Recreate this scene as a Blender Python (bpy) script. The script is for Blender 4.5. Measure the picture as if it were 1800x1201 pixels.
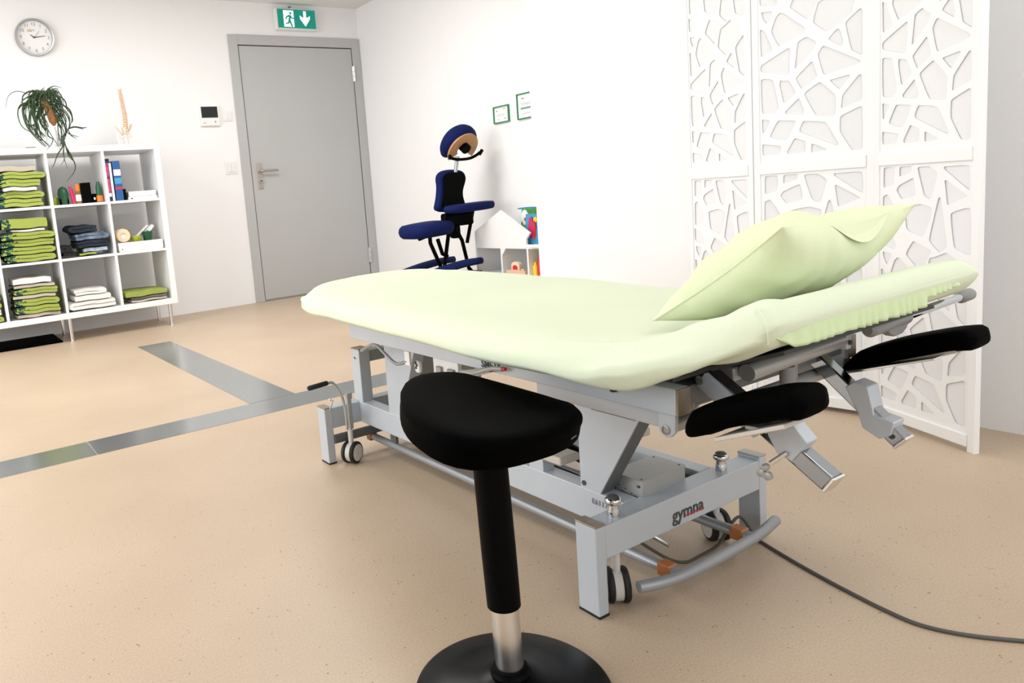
import bpy, bmesh, math, random
from mathutils import Vector, Matrix, noise
for o in list(bpy.data.objects): bpy.data.objects.remove(o)
C = bpy.context.scene.collection
PI = math.pi
V = Vector
rng = random.Random(7)

# ---------------------------------------------------------------- camera, world, lights, exposure
sc = bpy.context.scene
cd = bpy.data.cameras.new('camera'); cam = bpy.data.objects.new('camera', cd); C.objects.link(cam)
cd.sensor_width = 36.0; cd.lens = 26.163; cd.shift_x = 0.12790; cd.shift_y = -0.04293
cd.clip_start = 0.02; cd.clip_end = 100
R_, U_, F_ = V((.84615, -.52594, -.08612)), V((.14389, .06986, .98712)), V((.51315, .84765, -.13479))
mw = Matrix.Identity(4)
for i in range(3):
    mw[i][0] = R_[i]; mw[i][1] = U_[i]; mw[i][2] = -F_[i]
mw[2][3] = 0.77
cam.matrix_world = mw
sc.camera = cam
sc.view_settings.view_transform = 'Standard'; sc.view_settings.look = 'None'
sc.view_settings.gamma = 1.0; sc.view_settings.use_curve_mapping = False
sc.view_settings.exposure = 0.15

w = bpy.data.worlds.new('daylight'); sc.world = w; w.use_nodes = True
w.node_tree.nodes['Background'].inputs[0].default_value = (0.93, 0.97, 1.0, 1)
w.node_tree.nodes['Background'].inputs[1].default_value = 0.7

def area(name, loc, target, sx, sy, power, col=(1, 1, 1)):
    l = bpy.data.lights.new(name, 'AREA'); l.shape = 'RECTANGLE'; l.size = sx; l.size_y = sy
    l.energy = power; l.color = col
    o = bpy.data.objects.new(name, l); C.objects.link(o); o.location = loc
    o.rotation_euler = (V(target) - V(loc)).to_track_quat('-Z', 'Y').to_euler()
    return o
# daylight through the two window walls, and the ceiling lights of the room
area('window_daylight_left', (-2.75, 3.0, 1.35), (0, 3.0, 1.25), 3.6, 1.7, 95, (0.95, 0.98, 1.0))
area('window_daylight_behind', (0.4, -1.95, 1.35), (0.4, 0, 1.2), 3.4, 1.7, 26, (0.97, 0.99, 1.0))
for x, y, pw_ in ((-0.6, 4.0, 31), (1.7, 3.8, 33), (-0.6, 1.6, 11), (1.6, -0.3, 14)):
    area('ceiling_light_lamp', (x, y, 2.33), (x, y, 0), 0.9, 0.9, pw_, (1.0, 0.985, 0.96))

# ---------------------------------------------------------------- materials
def mat(name, col, rough=0.5, metal=0.0, var=0.0, vscale=8.0, bump=0.0, bscale=60.0, coat=0.0, emit=None, estr=0.0, spec=0.5):
    m = bpy.data.materials.new(name); m.use_nodes = True
    nt = m.node_tree; b = nt.nodes['Principled BSDF']
    b.inputs['Base Color'].default_value = (*col, 1)
    b.inputs['Roughness'].default_value = rough; b.inputs['Metallic'].default_value = metal
    b.inputs['Coat Weight'].default_value = coat
    b.inputs['Specular IOR Level'].default_value = spec
    if emit: b.inputs['Emission Color'].default_value = (*emit, 1); b.inputs['Emission Strength'].default_value = estr
    tc = nt.nodes.new('ShaderNodeTexCoord')
    if var > 0:
        n = nt.nodes.new('ShaderNodeTexNoise'); n.inputs['Scale'].default_value = vscale; n.inputs['Detail'].default_value = 4
        nt.links.new(tc.outputs['Object'], n.inputs['Vector'])
        r = nt.nodes.new('ShaderNodeMapRange'); r.inputs['From Min'].default_value = .3; r.inputs['From Max'].default_value = .7
        r.inputs['To Min'].default_value = 1 - var; r.inputs['To Max'].default_value = 1 + var
        nt.links.new(n.outputs['Fac'], r.inputs['Value'])
        mx = nt.nodes.new('ShaderNodeVectorMath'); mx.operation = 'SCALE'; mx.inputs[0].default_value = col
        nt.links.new(r.outputs[0], mx.inputs['Scale']); nt.links.new(mx.outputs[0], b.inputs['Base Color'])
    if bump > 0:
        n = nt.nodes.new('ShaderNodeTexNoise'); n.inputs['Scale'].default_value = bscale; n.inputs['Detail'].default_value = 3
        nt.links.new(tc.outputs['Object'], n.inputs['Vector'])
        bp = nt.nodes.new('ShaderNodeBump'); bp.inputs['Strength'].default_value = bump; bp.inputs['Distance'].default_value = .002
        nt.links.new(n.outputs['Fac'], bp.inputs['Height']); nt.links.new(bp.outputs[0], b.inputs['Normal'])
    return m

M = dict(
    wall=mat('wall_paint', (.87, .87, .875), .85, bump=.08, bscale=140),
    wall_r=mat('wall_paint_right', (.88, .88, .88), .85, bump=.08, bscale=140),
    ceil=mat('ceiling_paint', (.80, .80, .80), .9),
    door=mat('door_grey', (.47, .475, .475), .45, var=.03, vscale=1.2),
    gap=mat('dark_gap', (.06, .06, .06), .8),
    nickel=mat('brushed_nickel', (.50, .46, .41), .38, .9),
    steel=mat('steel_floor_strip', (.40, .43, .45), .20, .85, var=.05, vscale=2.5),
    chrome=mat('chrome', (.52, .54, .56), .07, 1.0),
    rim=mat('clock_rim', (.45, .45, .46), .3, .9),
    chrome_d=mat('chrome_dark_reflection', (.27, .29, .31), .10, 1.0),  # armrest chrome with dark reflections put into its base colour
    bchrome=mat('brushed_chrome', (.72, .72, .73), .22, 1.0),
    white=mat('white_laminate', (.86, .86, .86), .35),
    white2=mat('white_fret', (.88, .88, .885), .5),
    backing=mat('white_backing', (.80, .80, .815), .8),
    plastic=mat('white_plastic', (.82, .82, .81), .35),
    grey=mat('grey_enamel', (.49, .53, .58), .38, .15, var=.03, vscale=6),
    grey_d=mat('grey_enamel_dark', (.12, .125, .13), .4, .2),  # dark grey parts, and the painted shade on the lifting arm's slanted face
    grey_w=mat('warm_grey_metal', (.36, .355, .34), .35, .3),
    boxgrey=mat('control_box_grey', (.38, .39, .38), .4, .35, var=.05, vscale=20),
    cap=mat('worn_brown_cap', (.30, .24, .18), .4, .4, var=.15, vscale=60),
    tube=mat('grey_tube', (.30, .31, .33), .35, .3),
    grip=mat('grey_plastic_grip', (.22, .22, .215), .45),
    orange=mat('brown_orange_sleeve', (.42, .15, .045), .45),
    rubber=mat('black_rubber', (.006, .006, .006), .6),
    black=mat('black_vinyl', (.0005, .0005, .0005), .7, spec=.02),
    blackp=mat('black_plastic', (.001, .001, .001), .5, spec=.05),
    blackg=mat('black_base_lacquer', (.0015, .0015, .002), .3, spec=.14),
    beige=mat('beige_pad', (.55, .50, .44), .5),
    sheet=mat('lime_sheet', (.67, .735, .565), .85, var=.02, vscale=3, bump=.12, bscale=420),
    hem=mat('lime_hem', (.56, .67, .40), .85, bump=.2, bscale=200),
    pillow=mat('lime_pillowcase', (.68, .735, .50), .85, var=.03, vscale=5, bump=.15, bscale=300),
    blue=mat('blue_fabric', (.002, .009, .075), .85, bump=.2, bscale=300, spec=.2),
    wood=mat('plywood_tan', (.48, .25, .10), .5, var=.08, vscale=20),
    cable=mat('grey_cable', (.07, .068, .062), .5),
    screen=mat('dark_screen', (.012, .014, .018), .15),
    green_frame=mat('green_frame', (.03, .22, .10), .4),
    paper=mat('certificate_paper', (.86, .86, .86), .6),
    ink=mat('grey_print', (.25, .25, .26), .6),
    inkg=mat('green_grey_print', (.17, .30, .24), .6),
    inko=mat('ochre_print', (.75, .45, .15), .6),
    bone=mat('bone_plastic', (.80, .66, .50), .45),
    disc=mat('orange_disc', (.60, .17, .05), .5),
    leaf=mat('plant_leaf', (.022, .055, .016), .5, var=.5, vscale=14),
    bark=mat('brown_bark', (.28, .12, .035), .7, var=.35, vscale=40),
    vase=mat('pale_vase', (.74, .76, .77), .2),
    t_green=None, t_white=mat('white_towel', (.80, .78, .75), .95, bump=.4, bscale=260),
    t_lime=mat('lime_towel', (.32, .385, .085), .95, var=.1, vscale=30, bump=.4, bscale=260),
    t_beige=mat('beige_towel', (.52, .45, .38), .95, bump=.4, bscale=260),
    t_grey=mat('grey_towel', (.16, .14, .13), .95, bump=.4, bscale=260),
    denim=mat('slate_blue_cloth', (.14, .19, .26), .95, var=.6, vscale=22),
    navy=mat('navy_cloth', (.012, .018, .03), .95, var=.4, vscale=20),
    dark=mat('black_cloth', (.008, .008, .01), .95),
    pale_blue=mat('pale_blue_cloth', (.42, .52, .62), .95, var=.4, vscale=30),
    bk_navy=mat('navy_book', (.012, .02, .10), .35), bk_pink=mat('pink_book', (.50, .06, .16), .4, var=.5, vscale=60),
    bk_blue=mat('blue_book', (.015, .09, .28), .35), yellow=mat('yellow_plastic', (.85, .60, .04), .4),
    red=mat('red_plastic', (.65, .02, .03), .4), pink=mat('pink_plastic', (.55, .03, .14), .4),
    orng=mat('orange_plastic', (.80, .20, .02), .4), dgreen=mat('dark_green_plastic', (.01, .09, .035), .4),
    lime=mat('lime_plastic', (.45, .55, .05), .4), cream=mat('cream_bandage', (.80, .66, .46), .8),
    tan=mat('tan_leather', (.42, .27, .13), .7), peach=mat('peach_wood', (.80, .50, .34), .5),
    lblue=mat('light_blue_board', (.05, .30, .52), .4), grass=mat('green_board', (.06, .25, .04), .4, var=.4, vscale=30),
    exitg=mat('exit_green', (0, .14, .10), .4, emit=(.0, .42, .30), estr=.34),
    exitw=mat('exit_white', (.9, .9, .9), .4, emit=(.9, 1, .97), estr=.6),
    lampglow=mat('lamp_diffuser', (.9, .9, .9), .5, emit=(1, .98, .95), estr=3.0),
    tread=mat('pale_tread', (.60, .57, .54), .5), rred=mat('red_underline', (.62, .02, .04), .5),
)

def towel_mat():
    # lime towelling with a dark green printed leaf motif on its left third
    m = bpy.data.materials.new('printed_lime_towel'); m.use_nodes = True; nt = m.node_tree; b = nt.nodes['Principled BSDF']
    b.inputs['Roughness'].default_value = .95
    tc = nt.nodes.new('ShaderNodeTexCoord'); n = nt.nodes.new('ShaderNodeTexNoise'); n.inputs['Scale'].default_value = 55; n.inputs['Detail'].default_value = 2
    nt.links.new(tc.outputs['Object'], n.inputs['Vector'])
    s = nt.nodes.new('ShaderNodeSeparateXYZ'); nt.links.new(tc.outputs['Object'], s.inputs[0])
    r = nt.nodes.new('ShaderNodeMapRange'); r.inputs['From Min'].default_value = -.10; r.inputs['From Max'].default_value = -.035
    r.inputs['To Min'].default_value = .55; r.inputs['To Max'].default_value = .25; nt.links.new(s.outputs['X'], r.inputs['Value'])
    c = nt.nodes.new('ShaderNodeMath'); c.operation = 'LESS_THAN'
    nt.links.new(n.outputs['Fac'], c.inputs[0]); nt.links.new(r.outputs[0], c.inputs[1])
    mx = nt.nodes.new('ShaderNodeMix'); mx.data_type = 'RGBA'; mx.inputs[6].default_value = (.33, .40, .085, 1); mx.inputs[7].default_value = (.01, .06, .045, 1)
    nt.links.new(c.outputs[0], mx.inputs[0]); nt.links.new(mx.outputs[2], b.inputs['Base Color'])
    return m
M['t_green'] = towel_mat()

def floor_mat():
    m = bpy.data.materials.new('speckled_floor'); m.use_nodes = True; nt = m.node_tree; b = nt.nodes['Principled BSDF']
    tc = nt.nodes.new('ShaderNodeTexCoord'); L = nt.links.new
    def noise_(s, d=3):
        n = nt.nodes.new('ShaderNodeTexNoise'); n.inputs['Scale'].default_value = s; n.inputs['Detail'].default_value = d
        L(tc.outputs['Object'], n.inputs['Vector']); return n.outputs['Fac']
    def ramp(src, a, b_, c0, c1):
        r = nt.nodes.new('ShaderNodeValToRGB'); r.color_ramp.elements[0].position = a; r.color_ramp.elements[1].position = b_
        r.color_ramp.elements[0].color = (*c0, 1); r.color_ramp.elements[1].color = (*c1, 1); L(src, r.inputs[0]); return r.outputs[0]
    base = ramp(noise_(1.6, 5), .3, .7, (.475, .362, .260), (.55, .428, .315))
    fine = ramp(noise_(260, 2), .32, .68, (.89, .88, .86), (1.07, 1.07, 1.07))
    v = nt.nodes.new('ShaderNodeTexVoronoi'); v.inputs['Scale'].default_value = 85; L(tc.outputs['Object'], v.inputs['Vector'])
    speck = ramp(v.outputs['Distance'], .10, .17, (.42, .34, .27), (1, 1, 1))
    pick = ramp(noise_(40, 1), .55, .60, (0, 0, 0), (1, 1, 1))
    mx0 = nt.nodes.new('ShaderNodeMix'); mx0.data_type = 'RGBA'; mx0.inputs[6].default_value = (1, 1, 1, 1); L(pick, mx0.inputs[0]); L(speck, mx0.inputs[7])
    def mul(a, c):
        x = nt.nodes.new('ShaderNodeMix'); x.data_type = 'RGBA'; x.blend_type = 'MULTIPLY'; x.inputs[0].default_value = 1; L(a, x.inputs[6]); L(c, x.inputs[7]); return x.outputs[2]
    L(mul(mul(base, fine), mx0.outputs[2]), b.inputs['Base Color'])
    b.inputs['Roughness'].default_value = .42; b.inputs['Specular IOR Level'].default_value = .45
    return m
M['floor'] = floor_mat()

# ---------------------------------------------------------------- mesh builder
INV = {}
class MB:
    def __init__(s): s.bm = bmesh.new(); s.mats = []
    def _mi(s, m):
        if m is None: return 0
        if m not in s.mats: s.mats.append(m)
        return s.mats.index(m)
    def poly(s, pts, faces):
        vs = [s.bm.verts.new(p) for p in pts]; out = []
        for f in faces:
            try: out.append(s.bm.faces.new([vs[i] for i in f]))
            except ValueError: pass
        return s
    def box(s, a, b):
        x0, y0, z0 = a; x1, y1, z1 = b
        p = [(x0, y0, z0), (x1, y0, z0), (x1, y1, z0), (x0, y1, z0), (x0, y0, z1), (x1, y0, z1), (x1, y1, z1), (x0, y1, z1)]
        return s.poly(p, [(3, 2, 1, 0), (4, 5, 6, 7), (0, 1, 5, 4), (1, 2, 6, 5), (2, 3, 7, 6), (3, 0, 4, 7)])
    def beam(s, p0, p1, w, h, up=(0, 0, 1)):   # rectangular bar between two points
        p0, p1 = V(p0), V(p1); d = (p1 - p0).normalized(); x = d.cross(V(up)).normalized(); y = x.cross(d).normalized()
        P = []
        for p in (p0, p1):
            for a, b in ((-1, -1), (1, -1), (1, 1), (-1, 1)): P.append(p + x * a * w / 2 + y * b * h / 2)
        return s.poly(P, [(3, 2, 1, 0), (4, 5, 6, 7), (0, 1, 5, 4), (1, 2, 6, 5), (2, 3, 7, 6), (3, 0, 4, 7)])
    def tube(s, pts, r, n=12, caps=True):
        pts = [V(p) for p in pts]; rs = r if isinstance(r, (list, tuple)) else [r] * len(pts)
        ups = None; rings = []
        for i, p in enumerate(pts):
            if i == 0: d = pts[1] - p
            elif i == len(pts) - 1: d = p - pts[i - 1]
            else: d = (pts[i + 1] - p).normalized() + (p - pts[i - 1]).normalized()
            d.normalize()
            if ups is None: ups = V((0, 0, 1)) if abs(d.z) < .9 else V((0, 1, 0))
            x = d.cross(ups).normalized(); y = x.cross(d).normalized(); ups = y
            rings.append([s.bm.verts.new(p + (x * math.cos(2 * PI * k / n) + y * math.sin(2 * PI * k / n)) * rs[i]) for k in range(n)])
        for a, b in zip(rings, rings[1:]):
            for k in range(n):
                f = s.bm.faces.new([a[k], a[(k + 1) % n], b[(k + 1) % n], b[k]])
        if caps:
            s.bm.faces.new(rings[0][::-1]); s.bm.faces.new(rings[-1])
        return s
    def lathe(s, prof, c=(0, 0, 0), n=32, axis=(0, 0, 1)):   # prof: (radius, height) pairs
        c = V(c); z = V(axis).normalized(); x = z.orthogonal().normalized(); y = z.cross(x); rings = []
        for r, h in prof:
            if r < 1e-6: rings.append([s.bm.verts.new(c + z * h)])
            else: rings.append([s.bm.verts.new(c + z * h + (x * math.cos(2 * PI * k / n) + y * math.sin(2 * PI * k / n)) * r) for k in range(n)])
        for a, b in zip(rings, rings[1:]):
            for k in range(n):
                q = [a[k % len(a)], a[(k + 1) % len(a)], b[(k + 1) % len(b)], b[k % len(b)]]
                q2 = []
                for v in q:
                    if v not in q2: q2.append(v)
                if len(q2) > 2:
                    try: s.bm.faces.new(q2)
                    except ValueError: pass
        for R0 in (() if prof[0] == prof[-1] else (rings[0], rings[-1])):
            if len(R0) > 2:
                try: s.bm.faces.new(R0)
                except ValueError: pass
        return s
    def cyl(s, p0, p1, r, n=20): return s.tube([p0, p1], r, n)
    def prism(s, pts, o, e1, e2, e3, t):     # polygon (a,b) in plane o+a*e1+b*e2, thickness t along e3
        o, e1, e2, e3 = V(o), V(e1), V(e2), V(e3); n = len(pts)
        P = [o + e1 * a + e2 * b for a, b in pts]; P += [p + e3 * t for p in P]
        return s.poly(P, [tuple(range(n))[::-1], tuple(range(n, 2 * n))] + [(i, (i + 1) % n, n + (i + 1) % n, n + i) for i in range(n)])
    def grid(s, rows, closed=False, caps=False):
        g = [[s.bm.verts.new(p) for p in r] for r in rows]
        for a, b in zip(g, g[1:]):
            n = len(a)
            for k in range(n if closed else n - 1):
                s.bm.faces.new([a[k], a[(k + 1) % n], b[(k + 1) % n], b[k]])
        if caps: s.bm.faces.new(g[0][::-1]); s.bm.faces.new(g[-1])
        return s
    def build(s, name, m, parent=None, smooth=False, bevel=0.0, sub=0, world=False, at=None, seg=2):
        bm = s.bm
        bmesh.ops.remove_doubles(bm, verts=bm.verts, dist=1e-6)
        bmesh.ops.recalc_face_normals(bm, faces=bm.faces)
        if world and parent is not None: bmesh.ops.transform(bm, matrix=INV[parent.name], verts=bm.verts)
        if at is not None: bmesh.ops.translate(bm, vec=-V(at), verts=bm.verts)
        me = bpy.data.meshes.new(name); bm.to_mesh(me); bm.free()
        o = bpy.data.objects.new(name, me); C.objects.link(o)
        me.materials.append(m if not isinstance(m, str) else M[m])
        if parent is not None: o.parent = parent; INV[o.name] = INV[parent.name]
        if at is not None: o.location = at; INV[o.name] = Matrix.Translation(-V(at))
        if parent is None and at is None: INV[o.name] = Matrix.Identity(4)
        if smooth or bevel:
            me.polygons.foreach_set('use_smooth', [True] * len(me.polygons))
            if smooth is not True or bevel: pass
        if bevel:
            b = o.modifiers.new('bevel', 'BEVEL'); b.width = bevel; b.segments = seg; b.limit_method = 'ANGLE'; b.angle_limit = math.radians(40)
        if sub:
            b = o.modifiers.new('sub', 'SUBSURF'); b.levels = sub; b.render_levels = sub
        if (smooth or bevel) and not sub:
            me.set_sharp_from_angle(angle=math.radians(42)) if hasattr(me, 'set_sharp_from_angle') else None
            if bevel:
                wn = o.modifiers.new('wn', 'WEIGHTED_NORMAL'); wn.keep_sharp = True
        return o

def tag(o, label=None, cat=None, group=None, kind=None):
    if label: o['label'] = label
    if cat: o['category'] = cat
    if group: o['group'] = group
    if kind: o['kind'] = kind
    return o
def thing(name, label, cat, loc=(0, 0, 0), rz=0.0, group=None):
    o = bpy.data.objects.new(name, None); C.objects.link(o); o.empty_display_size = .05
    o.location = loc; o.rotation_euler = (0, 0, rz)
    INV[o.name] = (Matrix.Translation(V(loc)) @ Matrix.Rotation(rz, 4, 'Z')).inverted()
    return tag(o, label, cat, group)
def struct(name, mb, m, **k): return tag(mb.build(name, m, **k), kind='structure')
def textmesh(s, size, o, e1, e2, e3, name, m, parent, extrude=.0006, offset=0.0, world=False, shear=0.0):
    cu = bpy.data.curves.new('txt', 'FONT'); cu.body = s; cu.size = size; cu.extrude = extrude; cu.offset = offset; cu.shear = shear
    cu.align_x = 'CENTER'; cu.align_y = 'CENTER'; cu.resolution_u = 3
    tmp = bpy.data.objects.new('txt', cu); C.objects.link(tmp); bpy.context.view_layer.update()
    me = bpy.data.meshes.new_from_object(tmp.evaluated_get(bpy.context.evaluated_depsgraph_get()))
    bpy.data.objects.remove(tmp)
    T = Matrix.Identity(4)
    for i in range(3):
        T[i][0] = V(e1)[i]; T[i][1] = V(e2)[i]; T[i][2] = V(e3)[i]; T[i][3] = V(o)[i]
    me.transform(T)
    if world: me.transform(INV[parent.name])
    ob = bpy.data.objects.new(name, me); C.objects.link(ob); me.materials.clear(); me.materials.append(M[m])
    ob.parent = parent; INV[ob.name] = INV[parent.name]
    return ob
def join_into(o, others):
    # adds other meshes' geometry to o (same parent space), one mesh per part
    bm = bmesh.new(); bm.from_mesh(o.data)
    for x in others: bm.from_mesh(x.data); me = x.data; bpy.data.objects.remove(x); bpy.data.meshes.remove(me)
    bm.to_mesh(o.data); bm.free(); return o
def smoothpoly(pts, it=2, q=.22):
    for _ in range(it):
        out = []
        n = len(pts)
        for i in range(n):
            a, b = V(pts[i]), V(pts[(i + 1) % n]); out += [a + (b - a) * q, b + (a - b) * q]
        pts = out
    return [tuple(p) for p in pts]
def spline(pts, n=8):
    P = [V(p) for p in pts]; P = [P[0] * 2 - P[1]] + P + [P[-1] * 2 - P[-2]]; out = []
    for i in range(1, len(P) - 2):
        a, b, c, d = P[i - 1:i + 3]
        for k in range(n):
            t = k / n
            out.append(.5 * ((2 * b) + (c - a) * t + (2 * a - 5 * b + 4 * c - d) * t * t + (3 * b - a - 3 * c + d) * t ** 3))
    return out + [P[-2]]

# ---------------------------------------------------------------- room shell
YB, XS, XR, YR, ZC, XL, YF = 5.657, 3.424, 2.393, 2.525, 2.36, -2.6, -1.8
struct('floor', MB().box((XL, YF, -.05), (3.6, YB + .15, 0)), 'floor')
struct('ceiling', MB().box((XL, YF, ZC), (3.6, YB + .15, ZC + .05)), 'ceil')
DX0, DX1, DZ = 2.316, 3.345, 2.034      # door leaf opening
struct('wall_back', MB().box((XL, YB, 0), (DX0 - .01, YB + .15, ZC)).box((DX1 + .01, YB, 0), (3.6, YB + .15, ZC)).box((DX0 - .01, YB, DZ + .01), (DX1 + .01, YB + .15, ZC)), 'wall')
struct('wall_side', MB().box((XS, YR, 0), (XS + .15, YB, ZC)), 'wall')
struct('wall_return', MB().box((XR + .12, YR - .12, 0), (XS + .15, YR, ZC)), 'wall')
struct('wall_right', MB().box((XR, YF, 0), (XR + .12, YR, ZC)), 'wall_r')
# left wall with a long window opening, front wall with a window opening
struct('wall_left', MB().box((XL - .12, YF, 0), (XL, YB, .5)).box((XL - .12, YF, 2.2), (XL, YB, ZC)).box((XL - .12, YF, .5), (XL, .5, 2.2)).box((XL - .12, 4.7, .5), (XL, YB, 2.2)), 'wall')
struct('wall_front', MB().box((XL, YF - .12, 0), (XR + .12, YF, .5)).box((XL, YF - .12, 2.2), (XR + .12, YF, ZC)).box((XL, YF - .12, .5), (-1.3, YF, 2.2)).box((2.1, YF - .12, .5), (XR + .12, YF, 2.2)), 'wall')
for nm, fr in (('window_1', [((XL - .09, .5, .5), (XL - .03, 4.7, .56)), ((XL - .09, .5, 2.14), (XL - .03, 4.7, 2.2))] + [((XL - .09, y - .03, .56), (XL - .03, y + .03, 2.14)) for y in (.53, 1.9, 3.3, 4.67)]),
               ('window_2', [((-1.3, YF - .09, .5), (2.1, YF - .03, .56)), ((-1.3, YF - .09, 2.14), (2.1, YF - .03, 2.2))] + [((x - .03, YF - .09, .56), (x + .03, YF - .03, 2.14)) for x in (-1.27, .4, 2.07)])):
    b = MB()
    for a in fr: b.box(*a)
    struct(nm, b, 'white')

# stainless cover strips let into the floor
struct('trim_1', MB().box((1.013, 2.746, -.004), (1.210, 4.533, .0012)), 'steel')
b = MB().box((XL + .01, 2.560, -.004), (.396, 2.742, .0012)).box((.399, 2.560, -.004), (2.38, 2.742, .0012))
struct('trim_2', b, 'steel')

# door
d = thing('door_1', 'plain grey steel door with lever handle in the back wall below the exit sign', 'door', (DX0, YB, 0)); d['kind'] = 'structure'
f = MB().box((2.238, YB - .012, 0), (DX0, YB + .1, 2.109)).box((DX1, YB - .012, 0), (3.4215, YB + .1, 2.109)).box((DX0, YB - .012, DZ), (DX1, YB + .1, 2.109))
f.build('door_frame', 'door', d, bevel=.003, world=True)
MB().box((DX0 + .007, YB - .004, .012), (DX1 - .007, YB + .04, DZ - .007)).build('door_leaf', 'door', d, bevel=.003, world=True)
MB().box((DX0, YB + .045, .013), (DX1, YB + .06, DZ)).build('door_rebate', 'gap', d, world=True)
h = MB().box((2.366, YB - .012, .909), (2.408, YB - .003, 1.118)).build('handle_plate', 'nickel', d, bevel=.003, world=True)
MB().tube(spline([(2.387, YB - .01, 1.05), (2.387, YB - .045, 1.05), (2.400, YB - .055, 1.05), (2.53, YB - .055, 1.05)], 5), .0095).cyl((2.387, YB - .004, 1.05), (2.387, YB - .02, 1.05), .02).build('door_lever', 'nickel', d, smooth=True, world=True)
MB().cyl((2.39, YB - .01, .972), (2.39, YB - .02, .972), .021).build('lock_rosette', 'nickel', d, smooth=True, world=True)
MB().cyl((2.39, YB - .02, .972), (2.39, YB - .0215, .972), .007).build('keyhole', 'gap', d, smooth=True, world=True)
for z0, z1 in ((1.755, 1.883), (.2, .333)):
    b = MB()
    for k in range(3): b.cyl((3.342, YB - .02, z0 + (z1 - z0) * k / 3 + .002), (3.342, YB - .02, z0 + (z1 - z0) * (k + 1) / 3 - .002), .009, 12)
    b.box((3.325, YB - .014, z0), (3.342, YB - .003, z1)); b.build('hinge', 'bchrome', d, smooth=True, world=True)

# exit sign
sx0, sx1, sz0, sz1, sy = 2.66, 2.995, 2.165, 2.31, YB - .055
e = thing('exit_sign', 'green lit emergency exit sign with running figure and down arrow above the grey door', 'sign', ((sx0 + sx1) / 2, YB, sz0))
MB().box((sx0 - .012, sy, sz0 - .012), (sx1 + .012, YB - .001, sz1 + .008)).build('housing', 'plastic', e, bevel=.004, world=True)
MB().box((sx0, sy - .004, sz0), (sx1, sy + .002, sz1)).build('green_panel', 'exitg', e, world=True)
E1, E2, E3 = (1, 0, 0), (0, 0, 1), (0, -1, 0)
def onsign(polys, name, m, y):
    b = MB()
    for p in polys: b.prism([(sx0 + a, sz0 + c) for a, c in p], (0, y, 0), E1, E2, E3, .0012)
    return b.build(name, m, e, world=True)
onsign([[(.228, .135), (.252, .135), (.252, .085), (.262, .085), (.285, .100), (.285, .075), (.240, .016), (.195, .075), (.195, .100), (.218, .085), (.228, .085)]], 'down_arrow', 'exitw', sy - .0042)
onsign([[(.050, .008), (.140, .008), (.140, .135), (.050, .135)]], 'doorway_pictogram', 'exitw', sy - .0042)
run = [[(.100, .100), (.112, .097), (.112, .070), (.104, .052), (.090, .055)],           # torso
       [(.090, .058), (.104, .052), (.094, .032), (.066, .030), (.060, .036), (.086, .042)],  # trailing leg
       [(.094, .058), (.108, .060), (.126, .012), (.114, .008)],                              # leading leg
       [(.104, .100), (.094, .100), (.072, .088), (.064, .066), (.072, .064), (.080, .080), (.096, .086)],
       [(.108, .096), (.116, .074), (.146, .068), (.146, .076), (.122, .082), (.116, .098)]]
hd = [(.112 + .0095 * math.cos(a * PI / 6), .113 + .0095 * math.sin(a * PI / 6)) for a in range(12)]
onsign(run + [hd], 'running_figure', 'exitg', sy - .0056)
MB().box((2.79, YB - .012, 2.325), (2.80, YB - .001, 2.345)).box((2.785, YB - .02, 2.338), (2.806, YB - .001, 2.345)).build('mounting_hook', 'grey_w', e, world=True)

# wall clock
cx, cz, cr = .858, 2.036, .124
c = thing('wall_clock', 'round white wall clock with silver rim high above the shelf unit', 'clock', (cx, YB, cz - cr))
MB().lathe([(cr - .012, 0), (cr, 0), (cr, .022), (cr - .004, .032), (cr - .013, .033), (cr - .016, .022), (cr - .016, .004)], (cx, YB - .001, cz), 64, (0, -1, 0)).build('rim', 'rim', c, smooth=True, world=True)
MB().cyl((cx, YB - .002, cz), (cx, YB - .012, cz), cr - .012, 64).build('face', 'plastic', c, smooth=True, world=True)
parts = []
for k in range(1, 13):
    a = PI / 2 - k * PI / 6; rr = cr * .70
    (textmesh(str(k), .030, (cx + rr * math.cos(a), YB - .0125, cz + rr * math.sin(a)), E1, E2, E3, 'numeral', 'ink', c, .0003, 0, True))
def hand(ang, ln, wd, y, nm, m='gap'):
    a = math.radians(90 - ang); dx, dz = math.cos(a), math.sin(a)
    MB().prism([(-wd, -ln * .18), (wd, -ln * .18), (wd * .6, ln), (-wd * .6, ln)], (cx, y, cz), (dz, 0, -dx), (dx, 0, dz), (0, -1, 0), .001).build(nm, m, c, world=True)
hand(80, .068, .0026, YB - .015, 'minute_hand'); hand(300, .030, .0034, YB - .0135, 'hour_hand')
hand(38, .055, .0009, YB - .0165, 'second_hand')
MB().box((cx - .045, YB - .0128, cz + .036), (cx - .012, YB - .0123, cz + .042)).build('orange_bar', 'inko', c, world=True)
textmesh('rillock', .019, (cx - .018, YB - .0125, cz + .048), E1, E2, E3, 'dial_lettering', 'ink', c, .0003, 0, True)

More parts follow.
